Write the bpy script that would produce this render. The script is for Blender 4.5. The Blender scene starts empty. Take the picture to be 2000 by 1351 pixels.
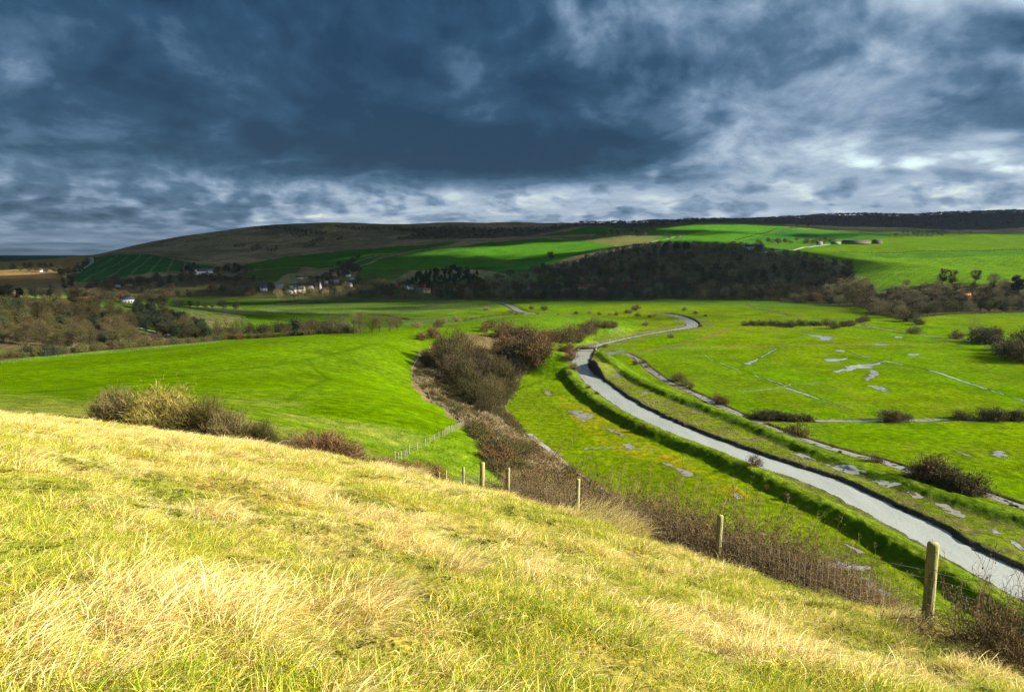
import bpy, math, random
import numpy as np
from mathutils import Vector

# ------------------------------------------------------------------ camera, sky, sun, exposure
SC = bpy.context.scene
C = SC.collection
ZC = 72.0                     # eye height above the flood plain (m)
FOC = 2000 * 24 / 36.0        # focal length in photograph pixels
PITCH = math.atan((675.5 - 497) / FOC)
cam_d = bpy.data.cameras.new('camera'); cam = bpy.data.objects.new('camera', cam_d); C.objects.link(cam)
cam_d.lens = 24; cam_d.sensor_width = 36; cam_d.clip_start = 0.05; cam_d.clip_end = 2000000
cam.location = (0, 0, ZC); cam.rotation_euler = (math.pi / 2 - PITCH, 0, 0)
SC.camera = cam

SUN_EL, SUN_AZ = math.radians(24), math.radians(97)     # azimuth clockwise from the view direction (+Y)
world = bpy.data.worlds.new('World'); SC.world = world; world.use_nodes = True
wn = world.node_tree.nodes; wl = world.node_tree.links
sky = wn.new('ShaderNodeTexSky'); sky.sky_type = 'NISHITA'; sky.sun_disc = False
sky.sun_elevation = SUN_EL; sky.sun_rotation = SUN_AZ
sky.air_density = 1.3; sky.dust_density = 0.4; sky.ozone_density = 2.0
wn['Background'].inputs['Strength'].default_value = 0.055
wl.new(sky.outputs[0], wn['Background'].inputs['Color'])
sun_d = bpy.data.lights.new('sun', 'SUN'); sun_d.energy = 5.0; sun_d.angle = math.radians(0.5); sun_d.color = (1.0, 0.91, 0.72)
sun = bpy.data.objects.new('sun', sun_d); C.objects.link(sun)
S = Vector((math.sin(SUN_AZ) * math.cos(SUN_EL), math.cos(SUN_AZ) * math.cos(SUN_EL), math.sin(SUN_EL)))
sun.rotation_euler = S.to_track_quat('Z', 'Y').to_euler()
sun.location = S * 500
SC.view_settings.view_transform = 'Standard'; SC.view_settings.look = 'None'
SC.view_settings.exposure = 1.88; SC.view_settings.gamma = 1.0; SC.view_settings.use_curve_mapping = False
SC.render.engine = 'CYCLES'
cy = SC.cycles
cy.use_denoising = True; cy.denoising_prefilter = 'NONE'; cy.max_bounces = 4; cy.diffuse_bounces = 1; cy.glossy_bounces = 2
cy.transmission_bounces = 3; cy.transparent_max_bounces = 6; cy.caustics_reflective = False; cy.caustics_refractive = False
cy.use_adaptive_sampling = True; cy.adaptive_threshold = 0.02
try: cy.denoiser = 'OPENIMAGEDENOISE'
except Exception: pass

R = np.random.default_rng(7)
random.seed(7)

# ------------------------------------------------------------------ helpers
def tag(o, label=None, cat=None, group=None, kind=None):
    if label: o['label'] = label
    if cat: o['category'] = cat
    if group: o['group'] = group
    if kind: o['kind'] = kind
    return o

def mesh_np(name, v, f, mats=(), mi=None, smooth=False, col=None):
    """verts (n,3), faces (m,k) with k 3 or 4"""
    v = np.asarray(v, np.float32); f = np.asarray(f, np.int32); k = f.shape[1]
    me = bpy.data.meshes.new(name)
    me.vertices.add(len(v)); me.vertices.foreach_set('co', v.ravel())
    me.loops.add(f.size); me.loops.foreach_set('vertex_index', f.ravel())
    me.polygons.add(len(f)); me.polygons.foreach_set('loop_start', np.arange(0, f.size, k, dtype=np.int32))
    try: me.polygons.foreach_set('loop_total', np.full(len(f), k, np.int32))
    except Exception: pass
    for m in mats: me.materials.append(m)
    if mi is not None: me.polygons.foreach_set('material_index', np.asarray(mi, np.int32))
    if smooth: me.polygons.foreach_set('use_smooth', np.ones(len(f), bool))
    if col is not None:
        a = me.color_attributes.new('Col', 'FLOAT_COLOR', 'POINT')
        c4 = np.ones((len(v), 4), np.float32); c4[:, :col.shape[1]] = col
        a.data.foreach_set('color', c4.ravel())
    me.update(calc_edges=True)
    return me

def ob(name, me, parent=None, loc=None, rot=None, scale=None):
    o = bpy.data.objects.new(name, me); C.objects.link(o)
    if parent: o.parent = parent
    if loc is not None: o.location = loc
    if rot is not None: o.rotation_euler = rot
    if scale is not None: o.scale = scale
    return o

def _h(ix, iy, seed):
    n = (ix.astype(np.int64) * 374761393 + iy.astype(np.int64) * 668265263 + seed * 1274126177) & 0x7fffffff
    n = ((n ^ (n >> 13)) * 1274126177) & 0x7fffffff
    n = (n ^ (n >> 16)) & 0xffff
    return n / 65535.0
def noise(x, y, scale, seed=0):
    x = np.asarray(x, float) / scale; y = np.asarray(y, float) / scale
    ix = np.floor(x); iy = np.floor(y); fx = x - ix; fy = y - iy
    fx = fx * fx * fx * (fx * (6 * fx - 15) + 10); fy = fy * fy * fy * (fy * (6 * fy - 15) + 10)
    a = _h(ix, iy, seed); b = _h(ix + 1, iy, seed); c = _h(ix, iy + 1, seed); d = _h(ix + 1, iy + 1, seed)
    return (a + (b - a) * fx) * (1 - fy) + (c + (d - c) * fx) * fy
def fbm(x, y, scale, octv=4, seed=0, gain=0.5):
    s = 0; amp = 1; tot = 0
    for i in range(octv):
        ca, sa = math.cos(i * 0.9), math.sin(i * 0.9)
        s = s + amp * noise(np.asarray(x) * ca - np.asarray(y) * sa + 31.7 * i * scale, np.asarray(x) * sa + np.asarray(y) * ca, scale / 2 ** i, seed + i)
        tot += amp; amp *= gain
    return s / tot
def sstep(a, b, x):
    t = np.clip((x - a) / (b - a), 0, 1); return t * t * (3 - 2 * t)
def pip(x, y, poly):
    x = np.asarray(x); y = np.asarray(y); ins = np.zeros(x.shape, bool); n = len(poly)
    for i in range(n):
        x0, y0 = poly[i]; x1, y1 = poly[(i + 1) % n]
        if y0 == y1: continue
        cnd = ((y0 > y) != (y1 > y)) & (x < (x1 - x0) * (y - y0) / (y1 - y0) + x0)
        ins ^= cnd
    return ins
def dpoly(x, y, pts):
    """distance to a polyline, signed side (+ = right of its direction) and parameter"""
    best = np.full(np.shape(x), 1e9); side = np.zeros(np.shape(x)); par = np.zeros(np.shape(x)); acc = 0.0
    for (x0, y0), (x1, y1) in zip(pts[:-1], pts[1:]):
        dx, dy = x1 - x0, y1 - y0; L2 = dx * dx + dy * dy; L = math.sqrt(L2)
        if L < 1e-6: continue
        t = np.clip(((x - x0) * dx + (y - y0) * dy) / L2, 0, 1)
        d = np.hypot(x - x0 - t * dx, y - y0 - t * dy)
        m = d < best
        best = np.where(m, d, best)
        side = np.where(m, (x - x0) * dy - (y - y0) * dx, side)
        par = np.where(m, acc + t * L, par); acc += L
    return best, np.sign(side), par
def smooth_line(pts, n=6):
    """Catmull-Rom through the points"""
    p = [np.array(q, float) for q in pts]; p = [2 * p[0] - p[1]] + p + [2 * p[-1] - p[-2]]; out = []
    for i in range(1, len(p) - 2):
        for k in range(n):
            t = k / n
            out.append(tuple(0.5 * ((2 * p[i]) + (-p[i-1] + p[i+1]) * t + (2*p[i-1] - 5*p[i] + 4*p[i+1] - p[i+2]) * t*t + (-p[i-1] + 3*p[i] - 3*p[i+1] + p[i+2]) * t**3)))
    out.append(tuple(p[-2])); return out

# ------------------------------------------------------------------ pixel of the photograph -> direction / flat-ground point (survey of the valley)
cp, sp_ = math.cos(PITCH), math.sin(PITCH)
def pdir(px, py):
    u = (px - 1000) / FOC; v = (675.5 - py) / FOC
    return u, cp + v * sp_, -sp_ + v * cp
def at_D(px, py, D):
    a, b, c = pdir(px, py); return a / b * D, D, ZC + c / b * D
def flat(px, py, z=0.0):
    a, b, c = pdir(px, py); t = (z - ZC) / c; return a * t, b * t
def fl(pts, z=0.0): return [flat(px, py, z) for px, py in pts]

# ------------------------------------------------------------------ terrain
CP = []
def cpx(px, py, D, dz=0): CP.append((*at_D(px, py, D)[:2], at_D(px, py, D)[2] + dz))
def cw(x, y, z): CP.append((x, y, z + ZC))
def plane(x, y): return -1.65 - 0.3 * y - 0.18 * x
for x, y in [(0,0),(3,2),(-3,2),(0,5),(4,6),(-4,6),(0,10),(5,9),(6.6,10.1),(-6,10),(-12,12),(0,15),(5.2,15.5),(-6,17),(2,19.5),(-1,24),(-4,28),(-10,22),(-3,-6),(5,-5),(10,0),(-12,0),(9,5)]:
    cw(x, y, plane(x, y))
cw(-20, 21, -4.9 ); cpx(0, 824, 30); cpx(0, 800, 60); cpx(-500, 790, 50); cpx(-500, 740, 150); cpx(-500, 715, 280)
cpx(250, 836, 40); cpx(430, 864, 40); cpx(600, 890, 34); cw(-17, 58, -18.3); cw(-28, 62, -16.5); cpx(300, 800, 80)
cw(-6, 37, -12.4); cw(-4, 50, -19.5); cw(-9, 56, -20.0)
cpx(730, 880, 90); cpx(600, 800, 120); cpx(450, 800, 95); cpx(400, 720, 210); cpx(690, 770, 165); cpx(0, 745, 160); cpx(200, 740, 175)
cpx(0, 710, 280); cpx(250, 690, 320); cpx(500, 665, 400); cpx(700, 660, 420); cpx(780, 650, 480); cpx(800, 735, 285); cpx(830, 690, 360); cpx(860, 795, 190); cpx(905, 833, 150); cpx(780, 890, 97)
cpx(940, 868, 128); cpx(985, 905, 112)
# scarp below the fence, down to the flood plain
cw(1, 45, -20); cw(1, 70, -27.5); cw(12, 60, -31); cw(14, 110, -50); cw(22, 150, -62)
cw(14, 40, -27); cw(26, 80, -52); cw(22, 30, -24); cw(42, 70, -56); cw(20, 12, -13); cw(40, 20, -28); cw(70, 40, -60); cw(60, -20, -30); cw(100, -40, -60)
for px, py in [(990,795),(1015,835),(1060,872),(1120,915),(1200,965),(1300,1030),(1500,1125),(1750,1215)]:
    x, y = flat(px, py); CP.append((x, y, 0.0))
for x, y in [(95,95),(150,50),(220,-40)]: CP.append((x, y, -1.0))
for px, py, z in [(1080,780,-4),(1200,860,-6),(1400,980,-8),(1500,850,-10),(1800,900,-10),(1300,740,-8),(1600,700,-10),(1950,1000,-9),(1900,730,-9),(1400,640,-6),(1700,635,-4),(1250,605,-6),(1100,598,-3),(1000,603,-2),(2000,640,-3),(2300,700,-6),(2300,900,-8),(1500,600,-3),(850,600,-1.5),(700,598,-1)]:
    x, y = flat(px, py); CP.append((x, y, z))
# spur with the scrub, mound by the river, fields on the left valley side
cpx(960, 650, 520, 0); cpx(1000, 640, 560); cpx(1100, 640, 570); cpx(1180, 632, 620); cpx(1060, 690, 420); cpx(900, 640, 560)
for px, py in [(1020,730),(1080,700),(1160,660),(1240,648),(1270,632),(1200,618),(1000,616)]:
    x, y = flat(px, py); CP.append((x, y, 0.0))
cpx(500, 642, 600); cpx(600, 620, 730); cpx(700, 640, 590); cpx(800, 636, 600); cpx(500, 606, 850); cpx(650, 606, 840)
cpx(0, 590, 560); cpx(250, 590, 600); cpx(100, 640, 430); cpx(0, 690, 330); cpx(250, 665, 440); cpx(100, 575, 1000); cpx(-400, 580, 600); cpx(330, 630, 560); cpx(-400, 560, 1300)
# valley foot beyond the flood plain, far hills
for px in (300, 450, 600, 800, 1000, 1200, 1400, 1560): x, y = flat(px, 586); CP.append((x, y, 0.0))
for px, py in [(1700,612),(1850,612),(2000,608),(2300,605)]: x, y = flat(px, py); CP.append((x, y, 0.5))
for q in [(1400,490,1330),(1250,490,1400),(1550,500,1300),(1400,467,1750),(1400,450,2200),(1400,436,2600),(1200,455,2200),(1550,446,2400),
          (1720,556,1060),(1700,492,1450),(1700,466,1950),(1600,480,1600),(1850,520,1250),(2000,550,990),(2000,490,1400),(2000,462,2000),(2000,447,2700),(2000,417,3700),(1800,420,3700),(1600,425,3800),(2300,540,1000),(2300,480,1500),(2300,420,3500),(1700,447,2700),
          (1100,540,1280),(1180,483,1700),(1000,472,2100),(1000,456,2500),(1100,440,3000),(1250,438,2900),(900,500,1750),(1000,508,1650),
          (800,530,1400),(700,528,1450),(850,490,1850),(800,474,2300),(800,450,2900),(750,435,3400),(900,437,3300),(1000,436,3300),
          (600,550,1330),(600,522,1700),(600,500,2100),(600,472,2600),(600,436,3200),(480,550,1330),(450,523,1700),(450,500,2100),(450,475,2550),(480,445,3100),
          (350,535,1550),(350,508,2000),(350,488,2500),(350,465,3000),(250,500,2150),(200,560,1250),(200,532,1600),(200,497,2250),(100,560,1200),(100,535,1550),(100,506,2150),(0,570,1100),(0,548,1300),(0,530,1550),(0,516,1900),(-400,550,1500),(-400,520,2000)]:
    cpx(*q)
for px, py in ((-400, 514), (-100, 512), (50, 511), (140, 506)): CP.append(at_D(px, py, 2750))
for q in ((205, 496, 2700), (180, 500, 2550), (150, 503, 2450), (270, 479, 2900), (230, 490, 3000), (180, 504, 3000)): CP.append(at_D(*q))
for px in (-800, -400, -100, 60, 150): CP.append((*at_D(px, 497, 3600)[:2], 12.0))
for px, z in ((220, 15.0), (300, 40.0), (420, 110.0), (600, 150.0)): CP.append((*at_D(px, 497, 4300)[:2], z))
for px, z in ((0, 12.0), (250, 15.0), (600, 90.0), (1000, 120.0), (1500, 120.0), (2000, 120.0), (2500, 120.0)): CP.append((*at_D(px, 497, 5200)[:2], z))
for px in (-500, 250, 1000, 1700, 2500): CP.append((*at_D(px, 497, 9000)[:2], 25.0))
for x, y, z in [(0,-60,88),(-80,-30,84),(80,-120,75),(-300,-100,95),(0,-500,110),(-800,-300,120),(-1500,500,80),(600,-500,20),(1200,0,10),(900,300,-4),(1500,700,60),(1800,300,80),(0,-2000,120),(-2500,-1500,120),(2500,-1500,120)]:
    CP.append((x, y, z))
CP = np.array(CP)
def tpsk(r2): return r2 * np.log(r2 + 1e-9)
_s = 100.0
def tps_fit(P):
    xy = P[:, :2] / _s; n = len(P)
    d2 = ((xy[:, None] - xy[None]) ** 2).sum(-1)
    K = tpsk(d2) + np.eye(n) * 1e-3
    A = np.zeros((n + 3, n + 3)); A[:n, :n] = K; A[:n, n] = 1; A[:n, n+1:] = xy; A[n, :n] = 1; A[n+1:, :n] = xy.T
    return np.linalg.solve(A, np.concatenate([P[:, 2], np.zeros(3)]))
W = tps_fit(CP)
def tps(x, y):
    x = np.asarray(x, float).ravel() / _s; y = np.asarray(y, float).ravel() / _s; n = len(CP); out = np.empty(len(x))
    px_, py_ = CP[:, 0] / _s, CP[:, 1] / _s
    for i in range(0, len(x), 20000):
        a = x[i:i+20000]; b = y[i:i+20000]
        d2 = (a[:, None] - px_) ** 2 + (b[:, None] - py_) ** 2
        out[i:i+20000] = tpsk(d2) @ W[:n] + W[n] + W[n+1] * a + W[n+2] * b
    return out

# surveyed lines on the flood plain (world coordinates)
RIVER = smooth_line(fl([(1300,612),(1330,618),(1352,629),(1345,638),(1300,645),(1240,656),(1185,668),(1148,680),(1133,704),(1139,722),(1159,741),(1198,770),(1246,800),(1300,825),(1390,862),(1490,897),(1600,934),(1690,974),(1780,1020),(1930,1100),(2150,1210),(2700,1430)]), 5)
LEVEE_L = smooth_line(fl([(1112,738),(1159,783),(1240,830),(1300,857),(1405,898),(1512,948),(1642,1010),(1707,1046),(1805,1104),(1902,1160),(2050,1245),(2300,1380)]), 4)
LEVEE_R = smooth_line(fl([(1175,692),(1205,716),(1250,745),(1300,768),(1440,822),(1580,880),(1720,931),(1860,977),(2000,1019),(2300,1110)]), 4)
DITCH = smooth_line(fl([(1222,689),(1246,701),(1270,722),(1300,742),(1348,764),(1450,811),(1545,848),(1650,881),(1720,898),(1783,919),(1930,965),(2000,989),(2200,1050)]), 4)
CROSS = smooth_line(fl([(1500,822),(1592,821),(1720,821),(1790,820),(1900,817),(2000,818),(2200,818)]), 3)
CREEK = smooth_line(fl([(1455,594),(1475,601),(1500,606),(1530,612),(1546,617),(1600,621),(1664,626),(1690,635),(1740,644),(1790,652),(1895,665)]), 3)
UPRIV = smooth_line(fl([(965,588),(985,592),(1003,600),(1020,608),(1060,613),(1120,615)]), 3)

# polar sheet: rows dense where the photograph needs them
COLS = np.concatenate([np.linspace(-180, -48, 34), np.linspace(-47, -40, 15), np.linspace(-39.6, 39.6, 700), np.linspace(40, 47, 15), np.linspace(48, 180, 34)]) * math.pi / 180
_py = np.arange(1180, 578, -1.25)
rr_mid = np.array([flat(1000, p)[1] for p in _py])
rr_near = np.geomspace(0.6, rr_mid[0], 90)[:-1]
rr_far = np.concatenate([np.geomspace(rr_mid[-1], 4200, 210)[1:], np.geomspace(4300, 40000, 40)])
ROWS = np.concatenate([[0.15], rr_near, rr_mid, rr_far])
TH, RR = np.meshgrid(COLS, ROWS)
GX = RR * np.sin(TH); GY = RR * np.cos(TH)
Zt = tps(GX, GY).reshape(GX.shape)
Zt = np.where(RR > 9000, np.clip(Zt, -20, 160) * np.exp(-(RR - 9000) / 6000) + 18 * (1 - np.exp(-(RR - 9000) / 6000)), Zt)
def smax0(z, k=1.2):
    return 0.5 * (z + np.sqrt(z * z + k * k)) - 0.5 * k * np.exp(-np.clip(np.abs(z), 0, 60) / 8)
Z = np.maximum(smax0(Zt), 0)
plain = sstep(3.0, 0.2, Z)
zw = np.minimum(1, RR / 150)
Z = Z + (fbm(GX, GY, 300, 4, 3) - 0.5) * 21 * (1 - plain) * sstep(500, 1400, RR) + (fbm(GX, GY, 22, 3, 5) - 0.5) * 0.7 * zw * (1 - plain) + (fbm(GX, GY, 14, 3, 9) - .5) * 0.22 * plain
# tussocky relief close by
Z = Z + (fbm(GX, GY, 1.1, 3, 11) - 0.5) * 0.36 * sstep(90, 15, RR) * sstep(1.5, 6, RR) + (fbm(GX, GY, 5, 2, 12) - 0.5) * 0.35 * sstep(120, 20, RR) * sstep(1.5, 4, RR)
Z = Z + (fbm(GX, GY, 5000, 3, 15) - .35) * 45 * sstep(7000, 14000, RR)
dR, sR, pR = dpoly(GX, GY, RIVER)
RW0 = 5.2; _seg = np.concatenate([[0], np.cumsum(np.hypot(*np.diff(np.array(RIVER), axis=0).T))])
RW = RW0 * (1 - .62 * sstep(_seg[16], _seg[21], pR) * sstep(_seg[36], _seg[31], pR))
dLL, sLL, _ = dpoly(GX, GY, LEVEE_L); dLR, sLR, _ = dpoly(GX, GY, LEVEE_R)
wob = (fbm(GX, GY, 6, 3, 21) - 0.5)
lev = lambda d, top, slope: np.clip(1 - (d - top) / slope, 0, 1)
l1 = lev(dLL + wob * 1.2, .8, 7.0); l2 = lev(dLR + wob * 1.2, 1.0, 6.0)
rut = (fbm(GX, GY, 3.0, 3, 23) - .5) * .9
Z = Z + (2.7 + rut) * l1 * l1 * (3 - 2 * l1) + (1.8 + rut) * l2 * l2 * (3 - 2 * l2)
upstream = sstep(120, 60, np.abs(pR - 60)) * 0
wob2 = fbm(GX, GY, 2.6, 2, 22) - .5
bank = np.clip((dR + wob * 2.2 + wob2 * 1.4 - RW) / 3.0, 0, 1)
Z = np.where(dR < RW + 6, np.minimum(Z, -2.3 + 2.9 * bank ** 0.7 + Z * bank), Z)
dD, _, _ = dpoly(GX, GY, DITCH); dC, _, _ = dpoly(GX, GY, CROSS); dK, _, _ = dpoly(GX, GY, CREEK); dU, _, _ = dpoly(GX, GY, UPRIV)
for d, w, dep in ((dD, 1.7, 0.9), (dC, 1.6, 0.6), (dK, 1.8, 0.7), (dU, 6, 1.5)):
    Z = Z - dep * (1 - sstep(w, w * 2.1, d + wob * 0.8))

lnR = np.log(ROWS)
def _ij(x, y):
    x = np.asarray(x, float); y = np.asarray(y, float)
    th = np.arctan2(x, y); r = np.log(np.maximum(np.hypot(x, y), ROWS[0] * 1.0001))
    j = np.clip(np.searchsorted(COLS, th) - 1, 0, len(COLS) - 2); i = np.clip(np.searchsorted(lnR, r) - 1, 0, len(ROWS) - 2)
    return i, j, np.clip((r - lnR[i]) / (lnR[i+1] - lnR[i]), 0, 1), np.clip((th - COLS[j]) / (COLS[j+1] - COLS[j]), 0, 1)
def H(x, y):
    i, j, a, b = _ij(x, y)
    return (Z[i, j] * (1 - b) + Z[i, j+1] * b) * (1 - a) + (Z[i+1, j] * (1 - b) + Z[i+1, j+1] * b) * a
_last = len(ROWS)
def hit(px, py, rmin=1.0, rmax=9000):
    """first ground point seen in a direction"""
    a, b, c = pdir(px, py); th = math.atan2(a, b); sl = c / math.hypot(a, b)
    j = int(np.clip(np.searchsorted(COLS, th) - 1, 0, len(COLS) - 2)); t = (th - COLS[j]) / (COLS[j+1] - COLS[j])
    g = Z[:, j] * (1 - t) + Z[:, j+1] * t - (ZC + sl * ROWS)
    k = np.nonzero((g[1:] >= 0) & (g[:-1] < 0) & (ROWS[1:] > rmin))[0]
    if len(k) == 0:
        # just over a skyline: nearest approach
        m = (ROWS > max(rmin, 5)) & (ROWS < rmax); q = np.nonzero(m)[0]; kk = q[np.argmax(g[q] / ROWS[q])]; r = ROWS[kk]
    else:
        k = k[0]; s = -g[k] / (g[k+1] - g[k]); r = ROWS[k] * (1 - s) + ROWS[k+1] * s
    x, y = r * math.sin(th), r * math.cos(th)
    return x, y, float(H(x, y))
def hits(pts, rmin=1.0): return [hit(px, py, rmin)[:2] for px, py in pts]
def proj(x, y, z):
    dy = y * cp - (z - ZC) * sp_; v = (y * sp_ + (z - ZC) * cp); return 1000 + FOC * x / dy, 675.5 - FOC * v / dy
# ------------------------------------------------------------------ materials
def new_mat(name):
    m = bpy.data.materials.new(name); m.use_nodes = True
    nt = m.node_tree; b = nt.nodes['Principled BSDF']; b.inputs['Roughness'].default_value = 0.85
    b.inputs['Specular IOR Level'].default_value = 0.15
    return m, nt, b
def N(nt, t, **k):
    n = nt.nodes.new(t)
    for a, v in k.items():
        if a.startswith('i_'): n.inputs[int(a[2:])].default_value = v
        else: setattr(n, a, v)
    return n
def ramp(nt, stops, fac=None, interp='LINEAR'):
    r = nt.nodes.new('ShaderNodeValToRGB'); r.color_ramp.interpolation = interp; e = r.color_ramp.elements
    while len(e) > 1: e.remove(e[-1])
    e[0].position = stops[0][0]; e[0].color = (*stops[0][1], 1)
    for p, c in stops[1:]: q = e.new(p); q.color = (*c, 1)
    if fac is not None: nt.links.new(fac, r.inputs[0])
    return r
def mapr(nt, src, a, b, c, d, clamp=True):
    m = nt.nodes.new('ShaderNodeMapRange'); m.clamp = clamp
    for i, v in zip((1, 2, 3, 4), (a, b, c, d)): m.inputs[i].default_value = v
    nt.links.new(src, m.inputs[0]); return m.outputs[0]
def mathn(nt, op, a, b):
    m = nt.nodes.new('ShaderNodeMath'); m.operation = op
    for i, v in enumerate((a, b)):
        if isinstance(v, (int, float)): m.inputs[i].default_value = v
        else: nt.links.new(v, m.inputs[i])
    return m.outputs[0]
def mixc(nt, fac, a, b, blend='MIX'):
    m = nt.nodes.new('ShaderNodeMix'); m.data_type = 'RGBA'; m.blend_type = blend
    for s, v in ((m.inputs[0], fac), (m.inputs[6], a), (m.inputs[7], b)):
        if isinstance(v, (int, float)): s.default_value = v
        elif isinstance(v, tuple): s.default_value = (*v, 1)
        else: nt.links.new(v, s)
    return m.outputs[2]

def plain_mat(name, c1, c2, scale=3.0, rough=0.85, spec=0.15, coord='Object', bump=0.0):
    m, nt, b = new_mat(name)
    tc = N(nt, 'ShaderNodeTexCoord'); n = N(nt, 'ShaderNodeTexNoise'); n.inputs['Scale'].default_value = scale; n.inputs['Detail'].default_value = 4
    nt.links.new(tc.outputs[coord], n.inputs['Vector'])
    r = ramp(nt, [(0.3, c1), (0.7, c2)], n.outputs[0]); nt.links.new(r.outputs[0], b.inputs['Base Color'])
    b.inputs['Roughness'].default_value = rough; b.inputs['Specular IOR Level'].default_value = spec
    if bump:
        bp = N(nt, 'ShaderNodeBump'); bp.inputs['Distance'].default_value = bump; nt.links.new(n.outputs[0], bp.inputs['Height']); nt.links.new(bp.outputs[0], b.inputs['Normal'])
    return m

def foliage_mat(name, tones, trans=0.0, var=0.35):
    """tones spread over the objects by their random number, small variation inside one plant"""
    m, nt, b = new_mat(name)
    oi = N(nt, 'ShaderNodeObjectInfo'); st = [((i + .5) / len(tones), c) for i, c in enumerate(tones)]
    r = ramp(nt, st, oi.outputs['Random'])
    tc = N(nt, 'ShaderNodeTexCoord'); n = N(nt, 'ShaderNodeTexNoise'); n.inputs['Scale'].default_value = 0.9; n.inputs['Detail'].default_value = 3
    nt.links.new(tc.outputs['Object'], n.inputs['Vector'])
    f = mapr(nt, n.outputs[0], 0.3, 0.7, 1 - var, 1 + var)
    v = N(nt, 'ShaderNodeVectorMath', operation='SCALE'); nt.links.new(r.outputs[0], v.inputs[0]); nt.links.new(f, v.inputs['Scale'])
    nt.links.new(v.outputs[0], b.inputs['Base Color'])
    if trans:
        t = N(nt, 'ShaderNodeBsdfTranslucent'); nt.links.new(v.outputs[0], t.inputs[0]); mx = N(nt, 'ShaderNodeMixShader'); mx.inputs[0].default_value = trans
        nt.links.new(b.outputs[0], mx.inputs[1]); nt.links.new(t.outputs[0], mx.inputs[2]); nt.links.new(mx.outputs[0], nt.nodes['Material Output'].inputs[0])
    return m

# ------------------------------------------------------------------ ground colours (albedo of each field)
MEADOW = np.array((.068, .136, .0005)); PAST = np.array((.064, .126, .0005)); STRAW = np.array((.22, .165, .04)); DOWN = np.array((.27, .215, .11)); FARG = np.array((.042, .132, .007))
col = np.zeros(GX.shape + (3,)); col[:] = PAST
def paint(mask, c):
    mask = np.clip(np.asarray(mask, float), 0, 1)[..., None]; col[:] = col * (1 - mask) + np.array(c) * mask
big = fbm(GX, GY, 240, 4, 31); med = fbm(GX, GY, 40, 4, 32); fin = fbm(GX, GY, 9, 3, 33)
ex = GX + (fbm(GX, GY, 14, 3, 40) - .5) * 6 * np.minimum(1, RR / 200); ey = GY + (fbm(GX, GY, 14, 3, 41) - .5) * 6 * np.minimum(1, RR / 200)
def region(pts, rmin=1.0): return pip(ex, ey, hits(pts, rmin))
paint((RR > 600) & (Z > 3), (0.0814, 0.1258, 0.0259))
hillm = sstep(1250, 1500, RR) * sstep(8, 20, Z); paint(hillm, DOWN)
paint(hillm * sstep(.45, .65, med), (.24, .225, .085)); paint(hillm * sstep(.55, .7, fin) * .6, (.39, .31, .16)); paint(hillm * sstep(.5, .36, big) * .6, (.13, .11, .055)); paint(hillm * sstep(.55, .62, fbm(GX, GY, 120, 4, 37)) * .5, (.12, .10, .05)); paint(hillm * sstep(250, 500, GX) * sstep(3200, 2500, RR), (.04, .105, .008))
paint(plain, MEADOW); paint(plain * sstep(.45, .62, fbm(GX, GY * .6, 70, 4, 34)) * .6, (.09, .135, .001)); paint(plain * sstep(.56, .7, fin) * .5, (.040, .088, .001)); paint(plain * sstep(.60, .72, fbm(GX, GY, 18, 4, 35)) * .5, (.10, .125, .008)); paint(plain * sstep(.5, .75, med) * .55, (0.0629, 0.111, 0.00444)); paint(plain * sstep(.5, .75, big) * .7, (0.0925, 0.1332, 0.00222)); paint(plain * sstep(940, 1080, RR), (0.0444, 0.0925, 0.0074))
# left upland pasture: drier near the crest
up = (RR < 650) & (GX < 60) & (Z > 3)
dry = sstep(.5, .72, fbm(GX, GY * 2.2, 26, 4, 51)) * up * sstep(170, 80, RR)
paint(dry * .75, (0.1406, 0.1406, 0.037)); paint(up * sstep(.5, .7, med) * .4, (0.0629, 0.111, 0.00444)); paint(up * sstep(.45, .2, big) * .5, (0.0333, 0.0888, 0.00222))
paint(up * sstep(110, 55, RR) * (.35 + .5 * fin), (0.1776, 0.1628, 0.037))
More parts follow.
